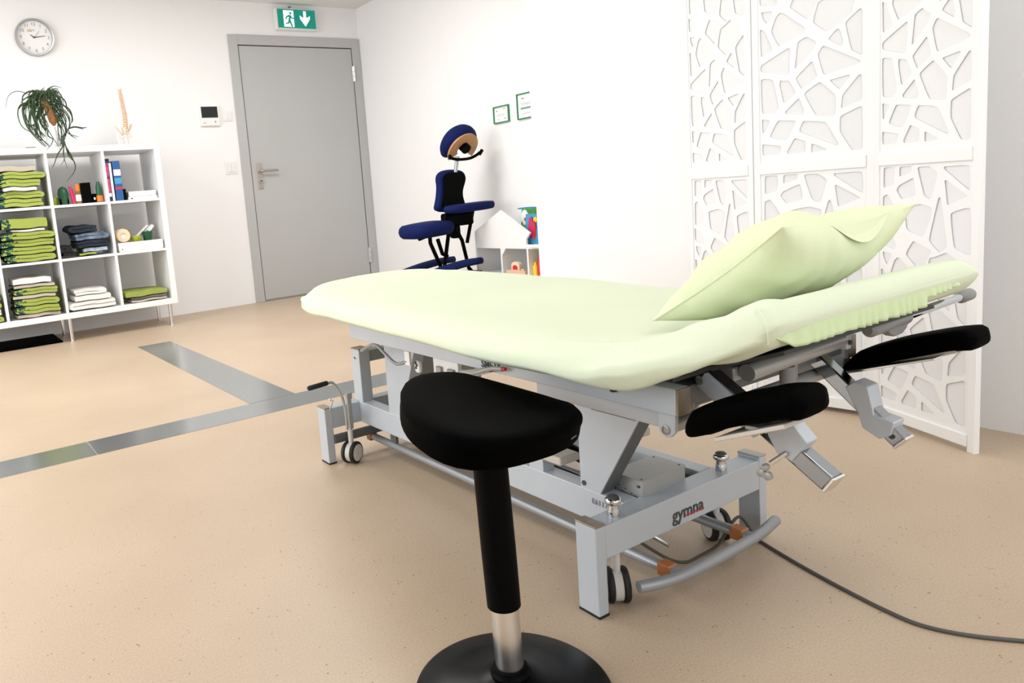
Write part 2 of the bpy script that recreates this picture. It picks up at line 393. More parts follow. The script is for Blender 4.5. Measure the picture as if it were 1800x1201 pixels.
# intercom and switches
t = thing('intercom_monitor', 'white wall intercom with a black screen left of the door frame', 'intercom', (2.02, YB, 1.415))
MB().box((1.946, YB - .022, 1.415), (2.100, YB - .0005, 1.566)).build('casing', 'plastic', t, bevel=.004, world=True)
MB().box((1.957, YB - .0235, 1.477), (2.086, YB - .021, 1.560)).build('screen', 'screen', t, world=True)
MB().box((1.965, YB - .0235, 1.437), (1.985, YB - .021, 1.441)).build('button', 'inkg', t, world=True)
MB().box((2.057, YB - .0235, 1.440), (2.066, YB - .021, 1.452)).build('button', 'inkg', t, world=True)
def switch(x, z, s, label):
    t = thing('light_switch', label, 'switch', (x, YB, z - s / 2))
    MB().box((x - s / 2, YB - .006, z - s / 2), (x + s / 2, YB - .0005, z + s / 2)).build('frame', 'plastic', t, bevel=.002, world=True)
    MB().box((x - s * .3, YB - .011, z - s * .34), (x - .001, YB - .005, z + s * .34)).build('rocker', 'plastic', t, bevel=.0015, world=True)
    MB().box((x + .001, YB - .011, z - s * .34), (x + s * .3, YB - .005, z + s * .34)).build('rocker', 'plastic', t, bevel=.0015, world=True)
switch(2.172, 1.487, .075, 'faint white switch plate right beside the black-screened intercom')
switch(2.153, 1.09, .098, 'white double light switch at handle height left of the grey door')

# ---------------------------------------------------------------- shelf unit
SF, SBK = 5.152, 5.545      # front and back planes
s = thing('shelf_unit', 'white open cube shelf unit on metal legs against the back wall', 'shelf', (.74, 5.35, 0))
xo0, xo1, zb, zt = -.012, 1.466, .155, 1.255
MB().box((xo0, SF, zb), (xo0 + .038, SBK, zt)).build('side_panel', 'white', s, bevel=.0015, world=True)
MB().box((xo1 - .038, SF, zb), (xo1, SBK, zt)).build('side_panel', 'white', s, bevel=.0015, world=True)
MB().box((xo0 + .038, SF, zt - .038), (xo1 - .038, SBK, zt)).build('top_board', 'white', s, bevel=.0015, world=True)
MB().box((xo0 + .038, SF, zb), (xo1 - .038, SBK, zb + .038)).build('bottom_board', 'white', s, bevel=.0015, world=True)
PX = (.396, .745, 1.092)
for x in PX: MB().box((x - .008, SF + .002, zb + .038), (x + .008, SBK, zt - .038)).build('divider', 'white', s, world=True)
cols = [(xo0 + .038, PX[0] - .008), (PX[0] + .008, PX[1] - .008), (PX[1] + .008, PX[2] - .008), (PX[2] + .008, xo1 - .038)]
for x0, x1 in cols:
    for z in (.538, .881): MB().box((x0, SF + .002, z - .008), (x1, SBK, z + .008)).build('shelf_board', 'white', s, world=True)
for x in (.753, 1.414, .05):
    for y in (5.185, 5.51):
        MB().cyl((x, y, .008), (x, y, zb), .0125, 20).lathe([(.019, 0), (.019, .006), (.0125, .010)], (x, y, 0), 20).build('leg', 'bchrome', s, smooth=True, world=True)
t = tag(MB().box((-.3, 5.222, 0), (.70, 5.645, .012)).build('floor_mat', 'black', bevel=.004, at=(.2, 5.43, 0)), 'flat black mat lying on the floor under the shelf unit', 'mat')

def wob(p, a, f, sd): return noise.noise(V(p) * f + V((sd, sd * 1.7, 3))) * a
def towel(name, x0, x1, z, t, m, label, group, y0=5.165, dep=.30, layers=2, dx=0, seed=0, flip=False, cat='towel', sag=.0, rum=1.0, s2=None):
    """a folded cloth: a ribbon folded back on itself in the x-z section, run back along y"""
    n = 14; lt = t / layers * .86; r = random.Random(seed)
    cx_ = (x0 + x1) / 2; path = []
    for L in range(layers):
        zz = (L + .5) * t / layers; xs = [x0 + (x1 - x0) * k / (n - 1) for k in range(n)]
        ins0 = r.uniform(0, .012); ins1 = r.uniform(0, .012)
        xs = [max(x0 + ins0, min(x1 - ins1, x)) for x in xs]
        if L % 2: xs = xs[::-1]
        path += [(x, zz) for x in xs]
        if L < layers - 1:
            xe = xs[-1]; s_ = 1 if L % 2 == 0 else -1
            path += [(xe + s_ * lt * .55, zz + t / layers * .28), (xe + s_ * lt * .55, zz + t / layers * .72)]
    if flip: path = [(2 * cx_ - x, zz) for x, zz in path]
    rows = []
    m_ = len(path)
    offs = []
    for i in range(m_):
        a, b = path[max(0, i - 1)], path[min(m_ - 1, i + 1)]
        dx_, dz_ = b[0] - a[0], b[1] - a[1]; l = math.hypot(dx_, dz_) or 1; offs.append((-dz_ / l * lt / 2, dx_ / l * lt / 2))
    prof = [(path[i][0] + offs[i][0], path[i][1] + offs[i][1]) for i in range(m_)] + [(path[-1][0] + (path[-1][0] - path[-2][0]) * .15, path[-1][1])]
    prof += [(path[i][0] - offs[i][0], path[i][1] - offs[i][1]) for i in range(m_ - 1, -1, -1)] + [(path[0][0] - (path[1][0] - path[0][0]) * .15, path[0][1])]
    for j in range(7):
        fy = j / 6; y = y0 + dep * fy; row = []
        for (px_, pz_) in prof:
            q = (px_ - cx_) / (x1 - x0) * 2
            sag_ = -sag * max(0, 1 - fy * 3) * abs(q) ** 2
            row.append((px_ + wob((px_, y, z), .008 * rum, 9, seed), y + wob((px_, 0, z), .014, 8, seed + 4) * (1 - fy) , z + max(0, .0035 * rum) + pz_ * (1 - .10 * abs(q) ** 3) + wob((px_, y, 0), .007 * rum, 11, s2 if s2 is not None else seed) + sag_ * min(1, pz_ / t)))
        rows.append(row)
    mb = MB().grid(rows, closed=True, caps=True)
    return tag(mb.build(name, m, smooth=True, at=(cx_, y0 + dep / 2, z)), label, cat, group)

def place(i): return ['lowest', 'second from bottom', 'third from bottom', 'fourth from bottom', 'fifth from bottom', 'sixth from bottom', 'seventh from bottom', 'eighth from bottom', 'ninth from bottom'][i]
def stack(x0, x1, z0, specs, where, group, seed, nm='folded_towel', y0=5.165, jit=.012, rum=1.0):
    r = random.Random(seed); z = z0
    for i, sp in enumerate(specs):
        t, m, desc = sp[:3]; lay = sp[3] if len(sp) > 3 else 2
        a, b = x0 + r.uniform(0, jit), x1 - r.uniform(0, jit)
        if len(sp) > 4: a += sp[4]; b += sp[5]
        pos = 'topmost' if i == len(specs) - 1 else place(i)
        towel(nm, a, b, z + .0015, t, m, '%s, %s %s' % (desc, pos, where), group, layers=lay, seed=seed + i * 3.3, flip=(i + seed) % 3 == 1, y0=y0 + r.uniform(-.02, .012), rum=rum, s2=seed)
        z += rum * .0012;  z += t * 1.0 + .0015
g, wt, be, lm = 't_green', 't_white', 't_beige', 't_lime'
G = 'lime green printed towel'
stack(.420, .710, .889, [(.050, g, G), (.042, g, G), (.024, wt, 'white towel', 1, .04, -.02), (.044, g, G), (.042, g, G), (.034, be, 'rumpled off-white towel', 1, 0, -.02)],
      'in upper left stack', 'towels in the upper left compartment', 1, jit=.02, rum=1.5)
stack(.412, .730, .546, [(.044, g, G), (.046, g, G), (.042, g, G), (.044, g, G), (.014, wt, 'thin pale towel', 1, .06, -.03), (.070, g, 'thick drooping lime green printed towel', 1, 0, -.01)],
      'in middle left stack', 'towels in the middle left compartment', 2, jit=.022, rum=1.5)
stack(.440, .718, .193, [(.022, be, 'beige towel', 1), (.046, g, G), (.044, g, G), (.020, be, 'thin beige towel', 1), (.040, g, G), (.020, be, 'thin grey beige towel', 1), (.040, wt, 'white towel', 1, 0, -.02)],
      'in stack left of white towels', 'towels in the lower left compartment', 3, jit=.022, rum=1.5)
stack(.10, .366, .193, [(.040, g, G), (.04, wt, 'white towel'), (.04, g, G), (.044, g, G)], 'in stack cut by photo edge', 'towels cut off by the photo edge', 9)
stack(.779, 1.058, .198, [(.052, wt, 'thick white towel', 2), (.036, wt, 'white towel with rolled edge', 1, .01, -.03), (.036, wt, 'smaller white towel', 2, .015, -.05)], 'of the white towel stack', 'white towels', 4)
stack(1.112, 1.415, .193, [(.014, be, 'thin beige cloth', 1, .03, 0), (.016, 't_grey', 'thin grey cloth', 1, .03, -.01), (.040, lm, 'lime green cloth with raised peak', 1)], 'in lower right compartment', 'cloths in the lower right compartment', 5, 'folded_cloth')
# clothes pile, middle row
stack(.770, 1.052, .546, [(.014, lm, 'lime green cloth lying under dark clothes', 1, .085, -.06), (.026, 'pale_blue', 'pale blue garment', 1, .12, 0), (.045, 'navy', 'dark navy garment', 2, .09, 0), (.046, 'denim', 'slate blue patterned garment', 2, .08, -.01), (.046, 'navy', 'dark rumpled garment', 2, .065, -.05)],
      'of the dark clothes pile', 'folded dark clothes', 6, 'folded_garment', rum=2.2)
towel('folded_garment', .772, .826, .5540, .075, 'dark', 'small black garment at the left of the dark clothes pile', 'folded dark clothes', layers=3, seed=31, dep=.2, cat='garment', rum=.6)
for o in C.objects:
    if o.name.startswith('folded_garment'): o['category'] = 'garment'
    if o.name.startswith('folded_cloth'): o['category'] = 'cloth'

# ---- upper middle compartment: small bottles and tools
Z1 = .8895
def cylthing(name, x, y, r, h, m, label, cat, z=Z1, group=None, prof=None, lean=0):
    return tag(MB().lathe(prof or [(r, 0), (r, h * .8), (r * .55, h * .88), (r * .55, h)], (x, y, z), 20).build(name, m, smooth=True, at=(x, y, z)), label, cat, group)
cylthing('bowl', .787, 5.31, .022, .05, 'lime', 'small yellow green bowl at the left of the upper middle compartment', 'bowl', prof=[(.016, 0), (.026, .05), (.024, .05), (.014, .004)])
t = thing('hand_brush', 'dark green rounded brush standing left of the pink scissors', 'brush', (.835, 5.27, Z1))
MB().lathe([(.03, 0), (.032, .05), (.034, .075), (.026, .105), (.010, .118), (0, .12)], (.835, 5.27, Z1), 20).build('bristle_head', 'dgreen', t, smooth=True, world=True)
MB().box((.806, 5.245, Z1), (.864, 5.295, Z1 + .045)).build('base', 'blackp', t, bevel=.008, world=True)
t = thing('scissors', 'pink and red handled scissors standing beside the dark green brush', 'scissors', (.885, 5.25, Z1))
MB().tube([(.893, 5.25, Z1 + .002), (.886, 5.25, Z1 + .06), (.877, 5.25, Z1 + .12)], [.011, .012, .008], 10).build('handle', 'pink', t, smooth=True, world=True)
MB().tube([(.905, 5.255, Z1 + .002), (.898, 5.255, Z1 + .05), (.89, 5.255, Z1 + .10)], [.008, .008, .006], 10).build('handle', 'red', t, smooth=True, world=True)
t = thing('marker_bottle', 'brown bottle with orange cap and white label beside the black box', 'bottle', (.925, 5.25, Z1))
MB().cyl((.925, 5.25, Z1), (.925, 5.25, Z1 + .085), .018).build('body', 'bark', t, smooth=True, world=True)
MB().cyl((.925, 5.25, Z1 + .085), (.925, 5.25, Z1 + .128), .0165).build('cap', 'orng', t, smooth=True, world=True)
MB().cyl((.925, 5.25, Z1 + .018), (.925, 5.25, Z1 + .06), .0188).build('label_sticker', 'paper', t, smooth=True, world=True)
tag(MB().box((.945, 5.23, Z1), (1.005, 5.30, Z1 + .135)).build('storage_box', 'blackp', bevel=.003, at=(.975, 5.26, Z1)), 'tall black box standing in the upper middle compartment', 'box')
t = thing('storage_box', 'low black box with a small label right of the tall black box', 'box', (1.027, 5.25, Z1))
MB().box((1.009, 5.24, Z1), (1.037, 5.30, Z1 + .06)).build('carton', 'blackp', t, bevel=.003, world=True)
MB().box((1.018, 5.2385, Z1 + .02), (1.028, 5.240, Z1 + .035)).build('label_sticker', 'paper', t, world=True)
t = thing('spray_bottle', 'dark green bottle with an orange label beside the shelf divider', 'bottle', (1.056, 5.24, Z1))
MB().lathe([(.019, 0), (.02, .06), (.018, .10), (.012, .125), (.010, .135), (0, .138)], (1.056, 5.24, Z1), 20).build('body', 'dgreen', t, smooth=True, world=True)
MB().cyl((1.056, 5.24, Z1 + .006), (1.056, 5.24, Z1 + .045), .0208).build('label_sticker', 'orng', t, smooth=True, world=True)

# ---- books
def book(x0, x1, h, m, label, y0=5.18, dep=.22, extra=None):
    t = thing('book', label, 'book', ((x0 + x1) / 2, y0 + dep / 2, Z1), 0, 'upright books')
    MB().box((x0, y0, Z1), (x1, y0 + dep, Z1 + h)).build('cover', m, t, bevel=.003, world=True)
    MB().box((x0 + .003, y0 + .01, Z1 + h - .002), (x1 - .003, y0 + dep - .003, Z1 + h + .0006)).build('pages', 'paper', t, world=True)
    if extra:
        for (z0, z1, mm) in extra: MB().box((x0 + .002, y0 - .0012, Z1 + z0), (x1 - .002, y0 + .001, Z1 + z1)).build('spine_print', mm, t, world=True)
book(1.128, 1.150, .285, 'bk_navy', 'tallest dark navy book behind the pink-spined book', y0=5.26, dep=.2)
book(1.102, 1.122, .262, 'bk_navy', 'narrow dark book with a pink lettered spine at the divider', y0=5.17, extra=[(.16, .25, 'bk_pink'), (.06, .15, 'bk_pink'), (.03, .055, 'paper')])
book(1.124, 1.140, .250, 'paper', 'plain white book between the two blue books', y0=5.17, dep=.085)
book(1.148, 1.196, .262, 'bk_blue', 'wide blue book with white spine lettering', y0=5.17, dep=.2, extra=[(.165, .205, 'paper'), (.11, .15, 'lblue'), (.075, .09, 'rred')])
book(1.199, 1.214, .075, 'blackp', 'short black book beside the white booklet pile', y0=5.17, dep=.14)
z = Z1
for i, (h_, a) in enumerate(((.019, 0), (.034, .006), )):
    t = thing('booklet', ['lowest white booklet', 'thick white paper block lying on top'][i] + ' of the pile right of the books', 'booklet', (1.33, 5.28, z), 0, 'white booklets')
    MB().box((1.225 + a, 5.17, z), (1.418 - a, 5.38, z + h_)).build('paper_block', 'paper', t, bevel=.002, world=True)
    if i == 0: MB().box((1.240, 5.1688, z + .004), (1.252, 5.1702, z + .012)).build('printed_mark', 'gap', t, world=True)
    z += h_ + .0012

# ---- middle right compartment: tray and supplies
Z2 = .5465
t = thing('storage_tray', 'low white tray holding bandage and cups in the middle shelf row', 'tray', (1.265, 5.28, Z2))
b = MB().box((1.122, 5.165, Z2), (1.412, 5.42, Z2 + .006)).box((1.118, 5.165, Z2 + .006), (1.416, 5.171, Z2 + .062)).box((1.118, 5.414, Z2 + .006), (1.416, 5.42, Z2 + .062)).box((1.118, 5.171, Z2 + .006), (1.124, 5.414, Z2 + .062)).box((1.410, 5.171, Z2 + .006), (1.416, 5.414, Z2 + .062))
b.build('tray_body', 'plastic', t, bevel=.002, world=True)
MB().cyl((1.140, 5.1652, Z2 + .018), (1.140, 5.1635, Z2 + .018), .004).build('rivet', 'gap', t, smooth=True, world=True)
z = Z2 + .0625
t = thing('bandage_roll', 'cream bandage roll lying on its side on the white tray', 'bandage', (1.165, 5.25, z))
MB().lathe([(.044, 0), (.046, .01), (.046, .09), (.044, .10), (.018, .10), (.016, .09), (.016, .01), (.018, 0), (.044, 0)], (1.165, 5.19, z + .0465), 28, (0, 1, 0)).build('gauze', 'cream', t, smooth=True, world=True)
MB().cyl((1.165, 5.198, z + .0465), (1.165, 5.28, z + .0465), .0172).build('core', 'paper', t, smooth=True, world=True)
tag(MB().lathe([(0, 0), (.03, 0), (.034, .03), (.034, .07), (.028, .10), (0, .104)], (1.215, 5.34, z - .02), 20).build('leather_roll', 'tan', smooth=True, at=(1.215, 5.34, z - .02)), 'tan leather roll behind the cream bandage roll', 'roll')
tag(MB().lathe([(.014, 0), (.030, .02), (.038, .048), (.036, .048), (.028, .022), (0, .006)], (1.256, 5.23, z - .012), 24).build('bowl', 'lime', smooth=True, at=(1.256, 5.23, z - .012)), 'small lime green bowl between bandage roll and dark green cup', 'bowl')
tag(MB().lathe([(.026, 0), (.036, .075), (.034, .075), (.024, .004), (0, .004)], (1.338, 5.25, z - .015), 24).build('cup', 'dgreen', smooth=True, at=(1.338, 5.25, z - .015)), 'dark green cup standing in the white tray', 'cup')
tag(MB().beam((1.25, 5.285, z + .012), (1.355, 5.29, z + .10), .03, .012).beam((1.26, 5.30, z + .002), (1.385, 5.30, z + .10), .03, .010).beam((1.355, 5.285, z + .06), (1.392, 5.285, z + .098), .03, .02).build('folded_paper_strip', 'paper', bevel=.002, at=(1.31, 5.29, z)), 'white folded paper strip leaning in the white tray', 'paper')

# ---- plant on top of the unit
ZT = zt + .0005
t = thing('potted_plant', 'trailing green plant with brown bark hanging over the shelf unit front', 'plant', (.815, 5.255, ZT))
MB().lathe([(.030, 0), (.040, .02), (.036, .09), (.026, .135), (.023, .135), (.03, .09), (.03, .02), (0, .01)], (.818, 5.255, ZT), 24).build('vase', 'vase', t, smooth=True, world=True)
b = MB(); b.tube([(.838, 5.25, ZT + .145), (.838, 5.255, ZT + .17), (.825, 5.26, ZT + .23), (.805, 5.262, ZT + .29), (.795, 5.262, ZT + .32)], [.010, .026, .026, .022, .03], 9)
b.build('bark_base', 'bark', t, smooth=True, world=True)
b = MB(); r = random.Random(5)
ARCS = [[(0.736, 1.569), (0.697, 1.605), (0.644, 1.616), (0.597, 1.586), (0.571, 1.515)], [(0.753, 1.574), (0.697, 1.553), (0.679, 1.475), (0.692, 1.397), (0.698, 1.368)], [(0.746, 1.563), (0.68, 1.536), (0.661, 1.475), (0.689, 1.374), (0.755, 1.282), (0.769, 1.267)], [(0.73, 1.558), (0.658, 1.531), (0.632, 1.47), (0.645, 1.398), (0.687, 1.363), (0.718, 1.357)], [(0.766, 1.558), (0.717, 1.502), (0.695, 1.419), (0.696, 1.368)], [(0.759, 1.541), (0.731, 1.474), (0.723, 1.396), (0.735, 1.328), (0.786, 1.269)], [(0.769, 1.541), (0.743, 1.463), (0.725, 1.373), (0.733, 1.317), (0.763, 1.299)], [(0.773, 1.53), (0.732, 1.424), (0.759, 1.35), (0.772, 1.327)], [(0.778, 1.529), (0.76, 1.474), (0.759, 1.423), (0.787, 1.36), (0.779, 1.338)], [(0.766, 1.552), (0.789, 1.451), (0.792, 1.394), (0.823, 1.348), (0.858, 1.284)], [(0.76, 1.546), (0.762, 1.451), (0.778, 1.372), (0.81, 1.291), (0.836, 1.239)], [(0.793, 1.557), (0.794, 1.602), (0.814, 1.633)], [(0.814, 1.557), (0.831, 1.602), (0.867, 1.63), (0.899, 1.631)], [(0.803, 1.557), (0.781, 1.625), (0.748, 1.613), (0.734, 1.569)], [(0.815, 1.563), (0.876, 1.619), (0.892, 1.596), (0.892, 1.568)], [(0.788, 1.563), (0.829, 1.625), (0.849, 1.619), (0.839, 1.585)], [(0.826, 1.563), (0.878, 1.551), (0.924, 1.488), (0.942, 1.442), (0.927, 1.391)], [(0.835, 1.557), (0.886, 1.528), (0.939, 1.459), (0.926, 1.379), (0.885, 1.323), (0.873, 1.272)], [(0.829, 1.551), (0.86, 1.5), (0.867, 1.432), (0.886, 1.369), (0.87, 1.289), (0.856, 1.267)], [(0.835, 1.551), (0.873, 1.517), (0.897, 1.448), (0.882, 1.38)], [(0.845, 1.546), (0.882, 1.5), (0.91, 1.425), (0.905, 1.345), (0.873, 1.277)], [(0.849, 1.54), (0.859, 1.495), (0.864, 1.449), (0.878, 1.392)], [(0.853, 1.529), (0.89, 1.483), (0.865, 1.415), (0.858, 1.324), (0.861, 1.266)], [(0.839, 1.546), (0.849, 1.5), (0.871, 1.46), (0.893, 1.42), (0.901, 1.403)], [(0.873, 1.517), (0.894, 1.471), (0.903, 1.414), (0.889, 1.392)], [(0.766, 1.558), (0.716, 1.575), (0.678, 1.564), (0.665, 1.542)], [(0.751, 1.558), (0.713, 1.513), (0.668, 1.525), (0.639, 1.503)], [(0.782, 1.518), (0.751, 1.446), (0.778, 1.372), (0.777, 1.326), (0.801, 1.303), (0.786, 1.269), (0.754, 1.236)], [(0.869, 1.369), (0.863, 1.278), (0.849, 1.215), (0.848, 1.169), (0.822, 1.136)], [(0.861, 1.347), (0.866, 1.266), (0.885, 1.202), (0.91, 1.143), (0.898, 1.091), (0.843, 1.031)], [(0.883, 1.346), (0.867, 1.272), (0.879, 1.196), (0.911, 1.149)], [(0.854, 1.335), (0.856, 1.267), (0.815, 1.205), (0.785, 1.144), (0.772, 1.127)], [(0.847, 1.324), (0.855, 1.261), (0.85, 1.186), (0.86, 1.116)], [(0.874, 1.323), (0.87, 1.254), (0.899, 1.184), (0.907, 1.137)], [(0.926, 1.379), (0.96, 1.387), (0.998, 1.38), (1.019, 1.371)], [(0.919, 1.368), (0.936, 1.333), (0.967, 1.314)], [(0.792, 1.552), (0.764, 1.502), (0.741, 1.491), (0.701, 1.463)], [(0.802, 1.546), (0.781, 1.473), (0.795, 1.417), (0.802, 1.388)], [(0.766, 1.552), (0.732, 1.496), (0.731, 1.418), (0.719, 1.407), (0.736, 1.339), (0.761, 1.327)], [(0.782, 1.557), (0.809, 1.518), (0.79, 1.462), (0.771, 1.44), (0.767, 1.372)], [(0.813, 1.546), (0.845, 1.551), (0.882, 1.54), (0.914, 1.494)]]
def leafstrip(q, wv):
    n = len(q); L_, Rr, cc = [], [], []
    for i, pt in enumerate(q):
        d_ = (q[min(n - 1, i + 1)] - q[max(0, i - 1)]).normalized(); sd = d_.cross(V((math.sin(i * .25) * .4, -1, .15))).normalized()
        ww = wv * min(1, .35 + i / n * 3) * (1 - (i / (n - 1)) ** 2.5 * .88)
        L_.append(pt + sd * ww); Rr.append(pt - sd * ww); cc.append(pt + V((0, -.0012, 0)))
    b.grid([L_, cc, Rr])
for k, a_ in enumerate(ARCS):
    hang = a_[-1][1] < 1.262
    for rep in range(1 if hang or k in (0, 3) else 2):
        yo = r.uniform(-.07, .05); n = len(a_); jx = 0 if rep == 0 else .014
        p = []
        for i, (x, z) in enumerate(a_):
            yb_ = 5.255 + (yo if not hang else -.11) * min(1, i / 2)
            if hang and z < 1.30: yb_ = 5.128
            if not hang and z < 1.268: z = 1.268
            p.append(V((x + r.uniform(-jx, jx), yb_, z + r.uniform(-jx, jx))))
        leafstrip(spline(p, 6), r.uniform(.0030, .0056) * (1 if k not in (0, 3) else .7))
for k in range(44):     # short dense crown leaves
    a0 = r.uniform(0, 2 * PI); c0 = V((.81 + r.uniform(-.05, .04), 5.225 + r.uniform(-.02, .02), 1.575 + r.uniform(-.03, .015)))
    d0 = V((math.cos(a0), math.sin(a0) * .6, 0)); leafstrip(spline([c0, c0 + d0 * .04 + V((0, 0, .03)), c0 + d0 * .09 + V((0, 0, .0)), c0 + d0 * .10 + V((0, 0, -.07))], 5), .0055)
tag(b.build('foliage', 'leaf', t, smooth=True, world=True), kind='stuff')
bpy.data.objects['foliage'].modifiers.new('thick', 'SOLIDIFY').thickness = .0006

# small dark tray left of plant on the unit
tag(MB().box((.645, 5.175, ZT), (.70, 5.23, ZT + .006)).build('coaster', 'gap', bevel=.001, at=(.67, 5.2, ZT)), 'small flat dark dish on the shelf unit left of the plant', 'dish')

# ---- spine model
cxs, cys = 1.302, 5.36
t = thing('spine_model', 'anatomical spine model with pelvis standing on the shelf unit', 'model', (cxs, cys, ZT))
MB().lathe([(.058, 0), (.06, .006), (.052, .010), (0, .010)], (cxs, cys, ZT), 32).build('base', 'plastic', t, smooth=True, world=True)
MB().cyl((cxs - .012, cys + .01, ZT + .01), (cxs - .012, cys + .01, ZT + .13), .0025, 8).cyl((cxs + .018, cys + .01, ZT + .01), (cxs + .018, cys + .01, ZT + .13), .0025, 8).build('stand_rod', 'bchrome', t, smooth=True, world=True)
vb, db = MB(), MB()
def spx(f): return cxs + .010 + .005 * math.sin(f * 4.8) - .002 * f
for k in range(24):
    f_ = k / 23; zc = ZT + .118 + f_ * .275; rr = .0165 - .0065 * f_; xx = spx(f_)
    vb.lathe([(rr, 0), (rr * .86, .004), (rr, .0075)], (xx, cys, zc), 10)
    vb.beam((xx - rr * 1.7, cys + .006, zc + .004), (xx + rr * 1.7, cys + .006, zc + .004), .004, .003)
    vb.beam((xx, cys + .004, zc + .004), (xx, cys + .028 - .012 * f_, zc - .001), .003, .004)
    if k: db.lathe([(rr * .95, 0), (rr * .95, .0035)], (xx, cys, zc - .0038), 10)
vb.build('vertebrae', 'bone', t, smooth=True, world=True); db.build('spinal_discs', 'disc', t, smooth=True, world=True)
b = MB()
for sgn in (-1, 1):       # iliac wings
    rows = []
    for i in range(7):
        a = i / 6; row = []
        for j in range(6):
            c_ = j / 5
            row.append((cxs + sgn * (.012 + .042 * a + .006 * math.sin(c_ * 3)), cys + (.028 * (c_ - .5)) * (1 + a), ZT + .085 + .055 * a ** 1.3 * (1 - .25 * (c_ - .5) ** 2) + .02 * a * c_))
        rows.append(row)
    b.grid(rows)
    b.tube(spline([(cxs + sgn * .012, cys, ZT + .095), (cxs + sgn * .034, cys - .01, ZT + .085), (cxs + sgn * .030, cys - .012, ZT + .066), (cxs + sgn * .004, cys - .02, ZT + .07)], 4), .006, 8)
b.lathe([(.006, 0), (.014, .02), (.018, .045)], (cxs, cys, ZT + .085), 12)
o = b.build('pelvis', 'bone', t, smooth=True, world=True); o.modifiers.new('thick', 'SOLIDIFY').thickness = .004
for sgn in (-1, 1):
    MB().tube(spline([(cxs + sgn * .036, cys - .005, ZT + .085), (cxs + sgn * .050, cys - .005, ZT + .082), (cxs + sgn * .050, cys - .005, ZT + .06), (cxs + sgn * .046, cys - .005, ZT + .012)], 4), [.009] * 3 + [.008] * 3 + [.0055] * 7, 10).build('femur', 'plastic', t, smooth=True, world=True)
MB().cyl((spx(1), cys, ZT + .39), (spx(1), cys, ZT + .402), .012).build('occipital_plate', 'plastic', t, smooth=True, world=True)
MB().cyl((spx(1), cys, ZT + .395), (spx(1) - .003, cys, ZT + .425), .0015, 8).build('hanging_hook', 'bchrome', t, smooth=True, world=True)

# ---------------------------------------------------------------- framed certificates on the side wall
def certificate(y0, y1, z0, z1, label, marks):
    t = thing('framed_certificate', label, 'certificate', (XS, (y0 + y1) / 2, z0))
    b = MB(); fw_ = .0075
    b.box((XS - .014, y0, z0), (XS - .0005, y1, z0 + fw_)).box((XS - .014, y0, z1 - fw_), (XS - .0005, y1, z1)).box((XS - .014, y0, z0 + fw_), (XS - .0005, y0 + fw_, z1 - fw_)).box((XS - .014, y1 - fw_, z0 + fw_), (XS - .0005, y1, z1 - fw_))
    b.build('frame', 'green_frame', t, world=True)
    MB().box((XS - .006, y0 + fw_, z0 + fw_), (XS - .002, y1 - fw_, z1 - fw_)).build('certificate', 'paper', t, world=True)
    by = {}
    for (a, c_, w_, h_, m) in marks:
        by.setdefault(m, MB()).box((XS - .0072, y1 - (a + w_) * (y1 - y0), z0 + c_ * (z1 - z0)), (XS - .0058, y1 - a * (y1 - y0), z0 + (c_ + h_) * (z1 - z0)))
    for m, b in by.items(): b.build('certificate_print', m, t, world=True)
certificate(3.811, 3.965, 1.185, 1.297, 'small landscape certificate in a green frame above the massage chair', [(.6, .78, .2, .06, 'inko'), (.15, .7, .1, .05, 'ink'), (.25, .2, .1, .03, 'ink'), (.65, .22, .12, .04, 'ink'), (.2, .5, .5, .012, 'ink'), (.2, .42, .5, .012, 'ink')])
certificate(3.52, 3.729, 1.182, 1.345, 'larger certificate in a green frame cut off by the white wall edge', [(.2, .78, .12, .04, 'ink'), (.15, .38, .7, .07, 'inkg'), (.2, .6, .5, .012, 'ink'), (.2, .55, .5, .012, 'ink'), (.2, .2, .5, .012, 'ink')])

# ---------------------------------------------------------------- massage chair
y0 = 4.0
t = thing('massage_chair', 'dark blue padded massage chair with round headrest beside the side wall', 'chair', (2.98, 4.0, 0))
def rslab(b, pts, o, e1, e2, e3, th, rad=.35, rings=4):
    """soft pad: outline lofted along e3 with rounded edges"""
    o, e1, e2, e3 = V(o), V(e1), V(e2), V(e3); n = len(pts); cxx = sum(p[0] for p in pts) / n; cyy = sum(p[1] for p in pts) / n
    size = max(max(abs(p[0] - cxx), abs(p[1] - cyy)) for p in pts); rows = []; ed = min(.45 * th, .3 * size)
    prof = [(1 - ed * 1.6 / size, 0)] + [(1 - ed / size * (1 - math.sin(a)), ed * (1 - math.cos(a))) for a in (.5, 1.0, 1.57)] + [(1 - ed / size * (1 - math.cos(a)), th - ed * (1 - math.sin(a))) for a in (0.001, .5, 1.0)] + [(1 - ed * 1.6 / size, th)]
    for sc_, h in prof: rows.append([o + e1 * (cxx + (a - cxx) * sc_) + e2 * (cyy + (c_ - cyy) * sc_) + e3 * h for a, c_ in pts])
    b.grid(rows, closed=True, caps=True); return b
def ell(a, b, n=28, p=2.6): return [(math.copysign(abs(math.cos(2 * PI * k / n)) ** (2 / p), math.cos(2 * PI * k / n)) * a, math.copysign(abs(math.sin(2 * PI * k / n)) ** (2 / p), math.sin(2 * PI * k / n)) * b) for k in range(n)]
